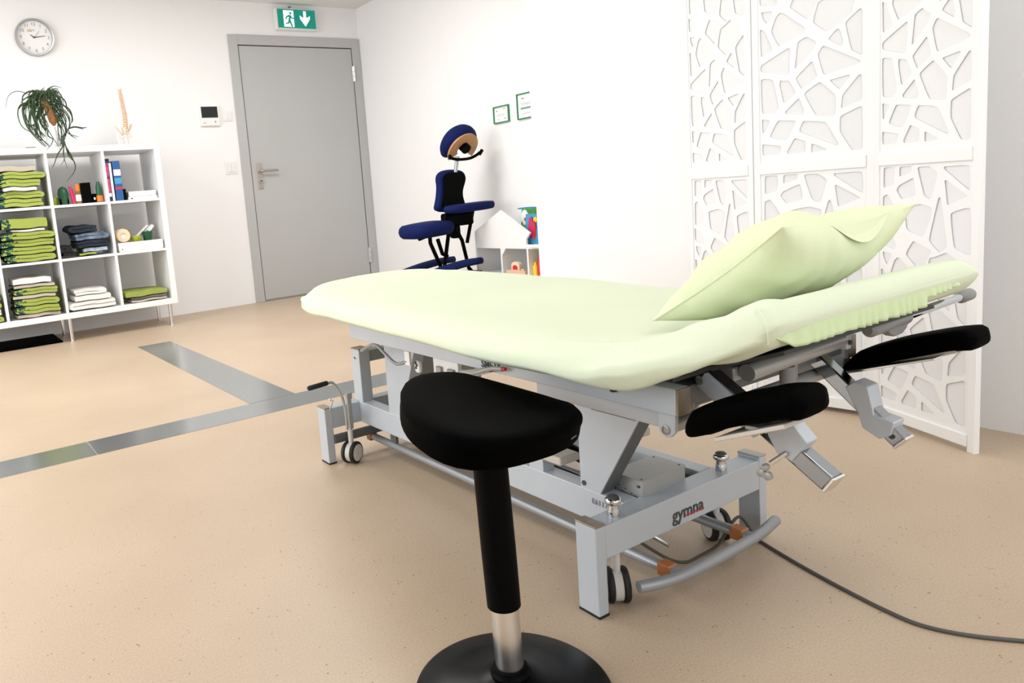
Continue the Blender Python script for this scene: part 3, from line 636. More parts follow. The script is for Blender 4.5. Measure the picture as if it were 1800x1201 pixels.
# headrest: crescent cushion on a plywood horseshoe, seen from below
hc = V((3.135, 3.97, 1.03)); h1 = V((.97, 0, .10)).normalized(); h2 = V((.05, .62, -.78)).normalized(); hn = h1.cross(h2).normalized()
if hn.z < 0: hn = -hn
angs = [math.radians(a) for a in range(-215, 36, 10)]
def ring(R, off): return [hc + h1 * (R * math.cos(a)) + h2 * (-R * math.sin(-a) * 1.0) + hn * off for a in angs]
rr = [.046 + .014 * math.sin((i / (len(angs) - 1)) * PI) for i in range(len(angs))]
o = MB().tube(ring(.086, .055), rr, 16).build('face_cushion', 'blue', t, smooth=True, world=True)
rows = []
for a in angs:
    d_ = h1 * math.cos(a) + h2 * math.sin(a)
    rows.append([hc + d_ * .048 + hn * .006, hc + d_ * .118 + hn * .006, hc + d_ * .118 - hn * .006, hc + d_ * .048 - hn * .006])
MB().grid(rows, closed=True, caps=True).build('headrest_board', 'wood', t, world=True)
MB().cyl(hc + hn * .03 - h2 * .02, hc - hn * .035 - h2 * .02, .034).build('headrest_hub', 'blackp', t, smooth=True, world=True)
MB().tube(spline([(2.995, 3.93, .975), (3.06, 3.925, .962), (3.15, 3.925, .965), (3.21, 3.92, .985), (3.235, 3.92, 1.0)], 4), .010, 10).tube([(2.990, 3.925, .968), (2.990, 3.925, .995)], .012, 8).tube([(3.228, 3.915, .985), (3.25, 3.91, 1.015)], .012, 8).build('adjusting_bar', 'blackp', t, smooth=True, world=True)
MB().tube([(3.08, 3.96, .985), (3.05, 3.975, .83)], .013, 12).build('headrest_post', 'steel', t, smooth=True, world=True)
# chest pad
cp = [(-.135, -.135), (.10, -.135), (.075, -.05), (.080, .0), (.108, .06), (.115, .10), (.085, .132), (0, .142), (-.07, .135), (-.10, .10), (-.094, .03), (-.108, -.05)]
cp = [(a, c_) for a, c_ in smoothpoly([(x, z, 0) for x, z in cp], 2) for _ in (0,)] if False else [(q[0], q[1]) for q in smoothpoly([(x, z, 0) for x, z in cp], 2)]
rslab(MB(), cp, (3.025, 3.965, .765), (1, -.12, 0), (.06, .06, 1), (.1, 1, -.05), .07).build('chest_pad', 'blue', t, smooth=True, world=True)
MB().prism([(a * .80, c_ * .84) for a, c_ in cp], (3.03, 3.962, .765), (1, -.12, 0), (.06, .06, 1), (-.1, -1, .05), .010).build('chest_board', 'blackp', t, world=True)
rslab(MB(), ell(.185, .105), (3.085, 3.88, .622), (1, 0, .03), (0, 1, 0), (0, 0, 1), .052).build('arm_pad', 'blue', t, smooth=True, world=True)
rslab(MB(), ell(.165, .16, p=3.2), (2.825, 4.02, .478), (1, 0, .05), (0, 1, 0), (0, 0, 1), .095).build('seat_pad', 'blue', t, smooth=True, world=True)
for yy in (3.86, 4.16):
    b = MB(); rows = []
    for i in range(13):
        a = i / 12; x = 2.66 + .48 * a; zc = .235 + .055 * math.sin(a * PI * .55) ; w_ = .075 * min(1, (a * 5 + .25)) * min(1, ((1 - a) * 5 + .3)); th = .022 * min(1, a * 6 + .3)
        rows.append([V((x, yy + w_ * math.cos(q) , zc + th * math.sin(q))) for q in [2 * PI * k / 12 for k in range(12)]])
    b.grid(rows, closed=True, caps=True).build('knee_pad', 'blue', t, smooth=True, world=True)
def strut(pts, r=.013, m='blackp'): return MB().tube(pts, r, 10).build('strut', m, t, smooth=True, world=True)
strut([(2.80, 3.95, .48), (2.80, 3.95, .44), (2.88, 3.95, .25), (2.92, 3.95, .14)]); strut([(2.98, 3.95, .60), (2.90, 3.95, .28), (2.86, 3.95, .20)])
strut([(2.97, 3.95, .60), (3.06, 3.95, .43), (3.10, 3.95, .24), (3.12, 3.95, .22)]); strut([(3.17, 3.95, .625), (3.10, 3.95, .41)], .012)
strut([(2.86, 3.95, .46), (2.89, 3.95, .36), (2.93, 3.95, .34)], .013); strut([(2.76, 4.02, .47), (3.10, 4.02, .55)], .014)
MB().box((2.92, 3.93, .53), (3.16, 3.99, .62)).build('hinge_block', 'blackp', t, bevel=.015, world=True)
MB().box((2.985, 3.925, .45), (3.04, 3.99, .54)).build('hinge_block', 'blackp', t, bevel=.015, world=True)
for yy in (3.84, 4.16): MB().tube([(2.62, yy, .016), (3.125, yy, .016)], .016, 10).build('floor_skid', 'blackp', t, smooth=True, world=True)
MB().tube([(2.92, 3.84, .03), (2.92, 3.84, .20), (2.92, 4.16, .20), (2.92, 4.16, .03)], .012, 10).tube([(3.11, 3.84, .03), (3.11, 3.84, .22), (3.11, 4.16, .22), (3.11, 4.16, .03)], .012, 10).build('base_frame', 'blackp', t, smooth=True, world=True)

# ---------------------------------------------------------------- toy shelf by the side wall
TX = 3.15
t = thing('toy_shelf', 'low white toy shelf with house shaped gable beside the massage chair', 'shelf', (3.25, 3.6, 0))
MB().prism([(3.925, .385), (3.925, .481), (3.655, .614), (3.395, .470), (3.43, .43), (3.43, .385)], (TX, 0, 0), (0, 1, 0), (0, 0, 1), (1, 0, 0), .014).build('house_gable', 'white', t, world=True)
for yy in (3.918, 3.668, 3.425, 3.18): MB().box((TX, yy - .007, 0), (TX + .25, yy + .007, .385)).build('upright', 'white', t, world=True)
MB().box((TX + .0005, 3.173, .371), (TX + .25, 3.911, .385)).build('top_board', 'white', t, world=True)
MB().box((TX + .0005, 3.187, .02), (TX + .25, 3.911, .034)).box((TX + .0005, 3.187, .195), (TX + .25, 3.911, .205)).build('shelf_board', 'white', t, world=True)
MB().box((TX + .236, 3.187, .02), (TX + .25, 3.911, .37)).build('back_board', 'white', t, world=True)
MB().prism([(3.66, .371), (3.625, .371), (3.66, .325)], (TX - .001, 0, 0), (0, 1, 0), (0, 0, 1), (1, 0, 0), .012).build('corner_brace', 'white', t, world=True)
tag(MB().box((TX - .06, 3.18, .3862), (TX + .035, 3.385, .398)).box((TX - .06, 3.18, .398), (TX - .05, 3.385, .405)).build('play_tray', 'white', bevel=.002, at=(TX, 3.35, .386)), 'white tray lying on the toy shelf right of the gable', 'tray')
def leaning(x0, x1, yy0, yy1, h, name, m, label, cat, deco=()):
    tt = thing(name, label, cat, ((x0 + x1) / 2, (yy0 + yy1) / 2, .3862))
    MB().poly([(x0, yy0, .3865), (x0 + .012, yy0, .3865), (x0 + .012, yy1, .3865), (x0, yy1, .3865), (x1, yy0, .3865 + h), (x1 + .012, yy0, .3865 + h), (x1 + .012, yy1, .3865 + h), (x1, yy1, .3865 + h)],
              [(3, 2, 1, 0), (4, 5, 6, 7), (0, 1, 5, 4), (1, 2, 6, 5), (2, 3, 7, 6), (3, 0, 4, 7)]).build('board', m, tt, world=True)
    for (ya, za, ry, rz_, mm, nm) in deco:
        f0 = (za - .3865) / h; xx = x0 + (x1 - x0) * f0
        MB().prism([(ya + ry * math.cos(k * PI / 8) * (1 + .2 * math.sin(3 * k)), za + rz_ * math.sin(k * PI / 8)) for k in range(16)], (xx - .006, 0, 0), (0, 1, 0), (0, 0, 1), (1, 0, 0), .004).build(nm, mm, tt, world=True)
leaning(3.30, 3.345, 3.47, 3.70, .232, 'picture_book', 'backing', 'pale picture book with light blue top edge behind the white gable', 'book',
        [(3.585, .612, .112, .007, 'lblue', 'blue_edge')])
leaning(3.255, 3.285, 3.24, 3.60, .225, 'picture_book', 'grass', 'green animal picture book on the toy shelf behind the white gable', 'book',
        [(3.562, .555, .034, .05, 'paper', 'animal_picture'), (3.572, .578, .010, .012, 'bark', 'brown_spot'), (3.557, .545, .011, .011, 'bark', 'brown_spot'), (3.540, .535, .006, .006, 'gap', 'dark_spot')])
leaning(3.195, 3.215, 3.28, 3.49, .195, 'picture_book', 'lblue', 'pink and blue shaped picture book in front of the green one', 'book',
        [(3.435, .49, .024, .075, 'pink', 'pink_picture'), (3.405, .48, .012, .06, 'red', 'red_picture'), (3.40, .545, .016, .018, 'yellow', 'yellow_picture')])
tt = thing('toy_block_house', 'cream wooden toy arch with red window inside the toy shelf', 'toy', (TX + .06, 3.56, .205))
MB().prism([(3.53, .2055), (3.605, .2055), (3.605, .262), (3.60, .275), (3.585, .284), (3.55, .284), (3.53, .268)], (TX + .02, 0, 0), (0, 1, 0), (0, 0, 1), (1, 0, 0), .03).build('arch_block', 'cream', tt, bevel=.003, world=True)
MB().prism([(3.545, .235), (3.59, .235), (3.59, .252), (3.578, .263), (3.557, .263), (3.545, .252)], (TX + .0185, 0, 0), (0, 1, 0), (0, 0, 1), (1, 0, 0), .003).build('window_inset', 'red', tt, world=True)
tt = tag(MB().box((TX + .002, 3.46, .2055), (TX + .018, 3.635, .232)).box((TX + .002, 3.47, .232), (TX + .018, 3.50, .243)).build('wooden_train', 'peach', bevel=.003, at=(TX, 3.55, .2055)), 'peach coloured wooden toy in front of the cream arch', 'toy')
for (yy, z0_, z1_, r_, m, lb) in ((3.402, .205, .285, .018, 'yellow', 'yellow toy bottle standing lowest in the right toy compartment'), (3.364, .205, .325, .017, 'red', 'red toy bottle in the right toy compartment'), (3.327, .205, .34, .018, 'lblue', 'blue toy bottle beside the white wall edge')):
    tag(MB().lathe([(r_, 0), (r_, (z1_ - z0_) * .7), (r_ * .5, (z1_ - z0_) * .85), (r_ * .5, z1_ - z0_)], (TX + .04, yy, z0_ + .0005), 16).build('toy_bottle', m, smooth=True, at=(TX + .04, yy, z0_ + .0005)), lb, 'toy', 'toy bottles')
tag(MB().box((TX + .10, 3.24, .2055), (TX + .12, 3.40, .355)).build('picture_book', 'lime', at=(TX + .11, 3.32, .2055)), 'yellow green book standing behind the toy bottles', 'book')

# ---------------------------------------------------------------- folding screen
CELLS = [[(25, 476), (71, 464), (78, 472), (66, 505), (24, 522)], [(29, 456), (63, 452), (54, 428), (44, 419), (33, 437)], [(24, 405), (30, 405), (39, 399), (63, 337), (26, 322)], [(56, 394), (71, 432), (81, 442), (92, 441), (154, 384), (150, 371), (78, 344)], [(108, 453), (134, 492), (195, 468), (180, 440), (164, 411), (158, 406)], [(187, 448), (205, 452), (238, 466), (284, 440), (273, 397), (218, 362), (208, 361), (172, 394)], [(212, 339), (234, 361), (242, 362), (247, 352), (253, 323), (249, 313)], [(256, 376), (293, 404), (300, 403), (300, 281), (297, 279), (272, 297)], [(24, 299), (107, 337), (112, 331), (108, 262), (102, 257), (25, 281)], [(131, 348), (156, 359), (185, 337), (171, 315), (131, 277), (125, 273), (123, 276)], [(200, 326), (296, 265), (296, 257), (205, 240), (198, 248), (185, 302)], [(124, 245), (169, 285), (174, 282), (185, 242), (182, 235), (142, 211), (138, 215)], [(24, 260), (62, 253), (78, 166), (65, 149), (26, 154)], [(81, 246), (108, 241), (127, 202), (95, 177), (89, 180), (79, 231)], [(218, 224), (268, 231), (270, 225), (243, 192), (219, 220)], [(146, 197), (192, 225), (234, 179), (232, 126), (226, 120), (178, 129)], [(249, 176), (291, 226), (299, 226), (301, 162), (297, 155), (249, 140), (246, 142)], [(94, 151), (132, 185), (136, 183), (149, 148), (144, 134), (96, 144)], [(26, 138), (53, 131), (34, 95), (27, 96)], [(73, 129), (125, 121), (123, 113), (99, 64), (47, 81)], [(145, 118), (207, 108), (241, 40), (237, 35), (131, 88)], [(243, 118), (295, 139), (301, 136), (302, 17), (273, 19), (242, 75)], [(26, 62), (85, 50), (76, 25), (26, 26)], [(121, 71), (152, 58), (151, 24), (101, 24), (98, 31)], [(167, 48), (175, 47), (208, 29), (206, 25), (166, 22)], [(32, 693), (73, 692), (69, 644), (31, 635)], [(87, 692), (129, 692), (126, 675), (86, 665)], [(144, 689), (184, 689), (210, 671), (192, 606), (184, 603), (166, 614)], [(227, 686), (302, 687), (303, 620), (227, 680)], [(79, 632), (85, 641), (135, 662), (142, 628), (139, 611), (94, 603), (77, 627)], [(229, 650), (235, 652), (295, 612), (294, 609), (242, 588), (237, 589)], [(104, 581), (158, 591), (194, 581), (192, 557), (168, 501), (119, 517), (110, 525)], [(211, 605), (217, 609), (222, 598), (241, 480), (218, 462), (182, 493)], [(246, 568), (306, 585), (311, 460), (258, 478)], [(30, 612), (47, 618), (66, 592), (82, 560), (70, 540), (28, 530)]]
t = thing('folding_screen', 'white three-panel folding screen with web-like fretwork beside the white wall', 'screen', (2.27, 1.2, 0))
H10, H21, H32, H3 = V((2.38, 1.72, 0)), V((2.262, 1.40, 0)), V((2.307, 1.07, 0)), V((2.168, .771, 0))
HT = 1.56
def fret(a, d_, nrm, W, z0, hgt, par, k):
    cu = bpy.data.curves.new('fret', 'CURVE'); cu.dimensions = '2D'; cu.fill_mode = 'BOTH'; cu.extrude = .0011; cu.resolution_u = 1
    def add(pts):
        sp = cu.splines.new('POLY'); sp.points.add(len(pts) - 1)
        for i, p in enumerate(pts): sp.points[i].co = (p[0], p[1], 0, 1)
        sp.use_cyclic_u = True
    add([(.012, -.012), (W - .008, -.012), (W - .008, hgt), (.012, hgt)])
    for c_ in CELLS:
        pts = [(p[0] / 1000 * W / .332, p[1] / 1000 * hgt / .70) for p in c_]
        if max(p[1] for p in pts) > hgt - .002: continue
        add([q[:2] for q in smoothpoly(smoothpoly([(x, y, 0) for x, y in pts], 1, .09), 1, .25)])
    tmp = bpy.data.objects.new('tmp', cu); C.objects.link(tmp); bpy.context.view_layer.update()
    me = bpy.data.meshes.new_from_object(tmp.evaluated_get(bpy.context.evaluated_depsgraph_get())); bpy.data.objects.remove(tmp)
    T = Matrix.Identity(4)
    for i in range(3): T[i][0] = d_[i]; T[i][1] = (0, 0, 1)[i]; T[i][2] = nrm[i]
    o_ = a + nrm * .0016; T[0][3] = o_[0]; T[1][3] = o_[1]; T[2][3] = z0
    me.transform(T); me.transform(INV[par.name])
    ob = bpy.data.objects.new('fretwork', me); C.objects.link(ob); ob.parent = par; me.materials.clear(); me.materials.append(M['white2'])
def panel(a, b_):
    d_ = (b_ - a).normalized(); W = (b_ - a).length; nrm = V((d_.y, -d_.x, 0))
    if nrm.x > 0: nrm = -nrm
    def bx(u0, u1, z0, z1, n0, n1, mb):
        P = [a + d_ * u + nrm * n for (u, n) in ((u0, n0), (u1, n0), (u1, n1), (u0, n1))]
        return mb.poly([(p.x, p.y, z0) for p in P] + [(p.x, p.y, z1) for p in P], [(3, 2, 1, 0), (4, 5, 6, 7), (0, 1, 5, 4), (1, 2, 6, 5), (2, 3, 7, 6), (3, 0, 4, 7)])
    mb = MB(); bx(.001, .020, 0, HT, -.010, .006, mb); bx(W - .021, W - .001, 0, HT, -.010, .006, mb)
    pn = mb.build('panel_frame', 'white2', t, world=True, bevel=.001)
    for za, zb_ in ((.733, .766), (.014, .045), (HT - .035, HT)):
        mb = MB(); bx(.020, W - .021, za, zb_, -.006, .009, mb); mb.build('rail', 'white2', pn, world=True, bevel=.001)
    mb = MB(); bx(.014, W - .014, .02, HT - .02, -.004, -.001, mb); mb.build('backing_sheet', 'backing', pn, world=True)
    fret(a, d_, nrm, W, .045, .69, pn, 0); fret(a, d_, nrm, W, .765, .70, pn, 1)
panel(H10, H21); panel(H21, H32); panel(H32, H3)

# ---------------------------------------------------------------- treatment table (local frame: x across, y towards the foot)
BED = V((.91591, .86748, 0)); BR = -0.009746
t = thing('treatment_table', 'grey steel height adjustable treatment table with raised head section', 'table', BED, BR)
def P(name, mb, m, par=None, **k): return mb.build(name, m, par or t, **k)
LH = .168
for (x, y) in ((0, 0), (.476, 0), (0, 1.036), (.476, 1.036)):
    lg = P('leg', MB().box((x, y, .004), (x + .024, y + .048, LH if y > 0 or x == 0 else .172)), 'grey', bevel=.0015)
    hh = LH if y > 0 or x == 0 else .172
    P('leg_cap', MB().box((x - .0005, y - .0005, hh), (x + .0245, y + .0485, hh + .0035)), 'cap' if x == 0 else 'grey_w', lg, bevel=.001)
    P('rubber_foot', MB().box((x - .0003, y - .0003, 0), (x + .0243, y + .0483, .005)), 'rubber', lg)
hb = P('head_crossbeam', MB().box((.024, .0005, .105), (.476, .044, .1665)), 'grey', bevel=.0015)
P('foot_crossbeam', MB().box((.024, 1.040, .105), (.476, 1.080, .1665)), 'grey', bevel=.0015)
P('side_rail', MB().box((.120, .044, .104), (.158, 1.040, .1675)), 'grey', bevel=.0015)
P('side_rail', MB().box((.342, .044, .104), (.380, 1.040, .1675)), 'grey', bevel=.0015)
g_ = textmesh('gymna', .036, (.2480, -.0002, .129), (1, 0, 0), (0, 0, 1), (0, -1, 0), 'lettering', 'gap', hb, .0005, .0004)
g_.data.transform(Matrix.Diagonal((1, 1, 1, 1)))
P('red_underline', MB().box((.236, -.0009, .1195), (.294, .0006, .1215)), 'rred', hb)
bpy.context.view_layer.update()
x = textmesh('E6117', .016, (.119, .101, .1475), (0, -1, 0), (0, 0, 1), (-1, 0, 0), 'stamped_number', 'ink', t, .0004)
# chrome knobs on the head crossbeam
for kx in (.069, .381):
    P('chrome_knob', MB().lathe([(.0105, 0), (.0105, .010), (.0095, .012), (.009, .021), (.0145, .025), (.0152, .030), (.0125, .0345), (.011, .035)], (kx, .021, .1665), 28), 'chrome', smooth=True).name
    P('knob_top', MB().lathe([(.011, 0), (.0085, .0024), (0, .0034)], (kx, .021, .1665 + .0351), 24), 'gap', smooth=True)
# control box
P('box_support', MB().box((.158, .06, .148), (.342, .09, .153)), 'grey_d')
cb = P('control_box', MB().box((.165, .036, .153), (.290, .112, .197)), 'boxgrey', bevel=.002)
P('box_lid', MB().box((.1645, .0355, .195), (.2905, .1125, .1985)), 'boxgrey', cb, bevel=.001)
b = MB()
for q in ((.163, .044), (.163, .100)): b.box((q[0], q[1] - .003, .184), (q[0] + .003, q[1] + .003, .188))
for q in ((.172, .043), (.172, .103), (.281, .043), (.281, .103)): b.cyl((q[0], q[1], .1983), (q[0], q[1], .1992), .0018, 8)
for q, z_ in ((.052, .163), (.060, .167), (.075, .172), (.09, .175), (.083, .165)): b.box((.1643, q, z_), (.1652, q + .003, z_ + .002))
P('screws_and_slots', b, 'gap', cb)
P('motor_cable', MB().tube(spline([(.167, .10, .165), (.15, .135, .160), (.175, .18, .15), (.2, .26, .14), (.22, .4, .13)], 6), .0065, 10), 'rubber', smooth=True)
P('actuator', MB().tube([(.25, .16, .15), (.25, .55, .20)], .016, 16).tube([(.25, .55, .20), (.25, .80, .24)], .010, 14), 'blackp', smooth=True)

# posts on the rail
ps = P('rail_post', MB().box((.121, 1.018, .167), (.157, 1.066, .3255)), 'grey', bevel=.0015)
P('post_cap', MB().box((.1205, 1.0175, .3255), (.1575, 1.0665, .329)), 'cap', ps, bevel=.001)
b = MB().cyl((.1208, 1.045, .300), (.120, 1.045, .300), .0035, 10).box((.1202, 1.036, .297), (.1208, 1.047, .299)); P('hook_mark', b, 'gap', ps)
P('rail_post', MB().box((.343, 1.018, .167), (.379, 1.066, .3255)), 'grey', bevel=.0015)
P('post_crossbar', MB().box((.157, 1.024, .285), (.343, 1.060, .318)), 'grey_w', bevel=.001)
ps = P('rest_post', MB().box((.121, .255, .167), (.152, .298, .197)), 'grey', bevel=.001)
P('rest_pad', MB().box((.113, .195, .197), (.168, .305, .215)), 'beige', ps, bevel=.004)
P('rest_pad', MB().box((.332, .195, .197), (.387, .305, .215)), 'beige', bevel=.004)
P('rest_post', MB().box((.348, .255, .167), (.379, .298, .197)), 'grey', bevel=.001)
# lifting arms: tapered plates each side
for xa, xb in ((.121, .157), (.343, .379)):
    if xa < .2: P('lifting_arm', MB().prism([(.150, .372), (.150, .135), (.118, .135), (-.022, .372)], (xa, 0, 0), (0, 1, 0), (0, 0, 1), (1, 0, 0), xb - xa), 'grey', bevel=.001)
    P('lifting_arm', MB().prism([(.870, .405), (.870, .125), (.822, .125), (.700, .405)], (xa, 0, 0), (0, 1, 0), (0, 0, 1), (1, 0, 0), xb - xa), 'grey', bevel=.001)
for xa in (.1215,):
    P('arm_face_shade', MB().poly([(xa, -.0225, .3715), (xa + .035, -.0225, .3715), (xa + .035, .1175, .1353), (xa, .1175, .1353), (xa, -.0238, .3708), (xa + .035, -.0238, .3708), (xa + .035, .1163, .1346), (xa, .1163, .1346)], [(3, 2, 1, 0), (4, 5, 6, 7), (0, 1, 5, 4), (1, 2, 6, 5), (2, 3, 7, 6), (3, 0, 4, 7)]), 'grey_d')  # thin dark overlay: shade of the arm's slanted face put into its colour
P('arm_web', MB().poly([(.157, .704, .405), (.343, .704, .405), (.343, .82, .14), (.157, .82, .14), (.157, .712, .405), (.343, .712, .405), (.343, .828, .14), (.157, .828, .14)], [(3, 2, 1, 0), (4, 5, 6, 7), (0, 1, 5, 4), (1, 2, 6, 5), (2, 3, 7, 6), (3, 0, 4, 7)]), 'grey_w')
P('pivot_tube', MB().cyl((.1575, .112, .158), (.3425, .112, .158), .016, 24), 'grip', smooth=True)
P('pivot_tube', MB().cyl((.1575, .845, .150), (.3425, .845, .150), .014, 24), 'grey_d', smooth=True)
P('pivot_bolt', MB().cyl((.119, .140, .178), (.1212, .140, .178), .005, 14), 'gap', smooth=True)
# upper frame
P('upper_beam', MB().box((0, -.172, .4075), (.030, .836, .449)), 'grey', bevel=.0015)
P('upper_beam', MB().box((.470, -.172, .4075), (.500, .836, .449)), 'grey', bevel=.0015)
P('beam_end_cap', MB().box((.0005, -.176, .4078), (.030, -.1715, .4487)), 'cap', bevel=.001)
P('beam_end_cap', MB().box((.470, -.176, .4078), (.4995, -.1715, .4487)), 'cap', bevel=.001)
for yy in (-.165, .40, .800): P('frame_crossbar', MB().box((.030, yy, .415), (.470, yy + .03, .445)), 'grey_d', bevel=.001)
P('lower_subframe', MB().box((.030, -.130, .372), (.056, .16, .4075)), 'grey', bevel=.0015)
P('lower_subframe', MB().box((.444, -.130, .372), (.470, .16, .4075)), 'grey', bevel=.0015)
P('subframe_plate', MB().box((.056, -.05, .372), (.444, .15, .378)), 'grey_d')
P('subframe_plate', MB().box((.030, .69, .398), (.470, .86, .4075)), 'grey')
for xx in (.004, .472):
    br = P('pivot_bracket', MB().prism([(-.168, .4085), (-.136, .4085), (-.136, .384), (-.140, .374), (-.149, .369), (-.158, .371), (-.166, .380)], (xx, 0, 0), (0, 1, 0), (0, 0, 1), (1, 0, 0), .008 if xx < .1 else .024), 'grey', bevel=.001)
    P('pivot_bolt', MB().lathe([(.0075, 0), (.0075, .002), (.0055, .003), (.0055, .001), (.003, .001), (0, .001)], (xx, -.1505, .3815), 18, (-1, 0, 0)), 'grey_w', br, smooth=True)
P('pivot_crosstube', MB().cyl((.012, -.152, .386), (.488, -.152, .386), .0115, 22), 'grey_w', smooth=True)
b = MB().cyl((.0, -.0565, .431), (-.006, -.0565, .431), .0062, 16); P('beam_plug', b, 'rubber', smooth=True)
b = MB().lathe([(.011, 0), (.011, .002), (.005, .003), (.005, .009), (.002, .010)], (.119, .005, .357), 16, (-1, 0, 0)); P('eye_bolt', b, 'bchrome', smooth=True)
P('spring_rod', MB().cyl((.10, .09, .345), (.10, -.01, .345), .003, 8), 'rubber', smooth=True)
x = textmesh('SMETIL', .021, (-.0006, .252, .4205), (0, -1, 0), (0, 0, 1), (-1, 0, 0), 'frame_lettering', 'gap', t, .0004, .0004)
x.rotation_euler = (0, 0, 0)
# release lever at the foot end, with rod
P('release_rod', MB().tube(spline([(.118, .985, .335), (.06, .882, .356), (.06, .812, .381), (.06, .767, .365), (.06, .722, .346), (.06, .695, .346), (.06, .654, .359)], 5), .0045, 10), 'tube', smooth=True)
hc_ = P('hand_control', MB().prism([(q[0], q[1]) for q in smoothpoly([(-.010, -.017, 0), (.008, -.018, 0), (.012, .0, 0), (.010, .015, 0), (-.007, .015, 0), (-.012, 0, 0)], 2)], (.085, .640, .346), (0, -1, 0), (0, .15, 1), (-1, 0, 0), .010), 'plastic', bevel=.003)
b = MB()
for dy, dz in ((-.002, .007), (.002, .001), (-.002, -.006)): b.lathe([(.0038, 0), (.0034, .0015), (0, .002)], (.075, .640 - dy, .347 + dz), 10, (-1, 0, 0))
P('button', b, 'gap', hc_, smooth=True)
P('bracket_plate', MB().box((.056, .640, .350), (.062, .662, .385)), 'plastic')
P('connector_panel', MB().box((.098, .50, .33), (.110, .60, .375)), 'plastic', bevel=.002)
P('connector', MB().box((.090, .51, .335), (.099, .535, .352)).box((.090, .56, .335), (.099, .58, .352)), 'grey_w', bevel=.002)
P('fold_lever', MB().tube(spline([(-.006, .345, .395), (-.012, .298, .401), (-.012, .24, .419), (-.012, .205, .424)], 5), .0048, 10), 'grey_w', smooth=True)
P('lever_wing', MB().prism([(.36, .388), (.335, .400), (.255, .418), (.245, .410), (.30, .392)], (-.012, 0, 0), (0, 1, 0), (0, 0, 1), (1, 0, 0), .010), 'grey_w', bevel=.001)
P('lever_tip', MB().tube([(-.0125, .214, .422), (-.0125, .196, .425)], .0036, 8), 'rred', smooth=True)
# low side tubes, sleeves and bumper bars
for xx in (.157, .374):
    P('pedal_tube', MB().cyl((xx, -.048, .05), (xx, 1.066, .05), .0105, 18), 'tube', smooth=True)
    P('orange_sleeve', MB().box((xx - .0125, -.034, .0375), (xx + .0125, -.006, .0625)), 'orange', bevel=.003)
    P('orange_sleeve', MB().box((xx - .0125, 1.035, .0375), (xx + .0125, 1.060, .0625)), 'orange', bevel=.003)
    P('tube_hanger', MB().box((xx - .004, .90, .05), (xx + .004, .93, .106)).box((xx - .004, .10, .05), (xx + .004, .13, .106)), 'grey_d')
bpth = spline([(.068, -.030, .05), (.11, -.044, .05), (.169, -.053, .05), (.277, -.054, .05), (.394, -.048, .05), (.475, -.034, .05)], 8)
P('foot_bar', MB().tube(bpth, .0105, 18), 'tube', smooth=True)
P('foot_bar', MB().tube([(.02, 1.076, .055), (.48, 1.076, .055)], .0105, 18), 'tube', smooth=True)
P('axle_bar', MB().box((.024, 1.028, .062), (.476, 1.040, .086)), 'grey_d')
# casters
def caster(x, y, ang, stem=True):
    r_ = .0325; ca, sa = math.cos(ang), math.sin(ang); a_ = V((ca, sa, 0))
    cc = V((x, y, r_ + .0003)); c_ = P('caster', MB().box((0, 0, 0), (.001, .001, .001)), 'grey_w')
    bpy.data.objects.remove(c_)
    fork = P('caster_fork', MB().cyl(cc + a_ * -.0075, cc + a_ * .0075, r_ - .004, 28).cyl(cc + V((0, 0, .02)), V((x, y, .110)), .0075, 14), 'tread', smooth=True)
    for s_ in (-1, 1):
        wh = P('caster_wheel', MB().lathe([(r_ - .009, .0082), (r_ - .003, .0078), (r_, .0105), (r_, .0165), (r_ - .003, .020), (r_ - .008, .0205)], cc, 36, a_ * s_), 'rubber', fork, smooth=True)
        P('wheel_disc', MB().lathe([(r_ - .0078, .0), (r_ - .008, .021), (r_ - .012, .0225), (.004, .022), (.004, .0205), (0, .0205)], cc + a_ * s_ * .0005, 28, a_ * s_), 'tread', fork, smooth=True)
caster(.070, .022, -.62); caster(.404, .052, -.5); caster(.062, 1.005, -1.08); caster(.42, 1.000, -.3)
# brake pedal handle at the foot end
P('brake_lever', MB().tube(spline([(-.006, .985, .258), (.012, .985, .255), (.030, .985, .228), (.040, .985, .19), (.043, .985, .14), (.043, .985, .11)], 5), .0042, 10), 'chrome', smooth=True)
P('lever_grip', MB().tube([(-.068, .985, .256), (-.064, .985, .256), (-.008, .985, .259), (-.005, .985, .259)], [.005, .0072, .0072, .005], 14), 'rubber', smooth=True)
P('lever_mount', MB().box((.058, .994, .105), (.070, 1.004, .205)).box((.056, .992, .195), (.073, 1.006, .212)), 'grey_w', bevel=.001)
P('lever_hook', MB().tube([(.015, 1.03, .165), (.022, 1.02, .195), (.012, 1.02, .20)], .003, 8), 'bchrome', smooth=True)
# ---- head section hardware
P('head_plate', MB().poly([(.04, -.105, .442), (.46, -.105, .442), (.46, -.315, .514), (.04, -.315, .514), (.04, -.103, .447), (.46, -.103, .447), (.46, -.313, .519), (.04, -.313, .519)], [(3, 2, 1, 0), (4, 5, 6, 7), (0, 1, 5, 4), (1, 2, 6, 5), (2, 3, 7, 6), (3, 0, 4, 7)]), 'gap')
P('head_side_plate', MB().prism([(-.074, .436), (-.072, .372), (-.118, .380), (-.122, .388), (-.172, .414), (-.165, .448), (-.12, .448)], (.120, 0, 0), (0, 1, 0), (0, 0, 1), (1, 0, 0), .006), 'grey', bevel=.002)
P('angle_bracket', MB().box((.103, -.126, .376), (.107, -.100, .410)).box((.096, -.126, .409), (.120, -.100, .412)), 'beige', bevel=.001)
P('black_knob', MB().lathe([(.004, -.01), (.006, -.002), (.0125, 0), (.0135, .006), (.011, .011), (0, .012)], (.114, -.160, .434), 12, (-1, -.1, 0)), 'rubber', smooth=True)
P('gas_spring', MB().cyl((.20, -.10, .405), (.20, -.2, .452), .0075, 14), 'grey_w', smooth=True)
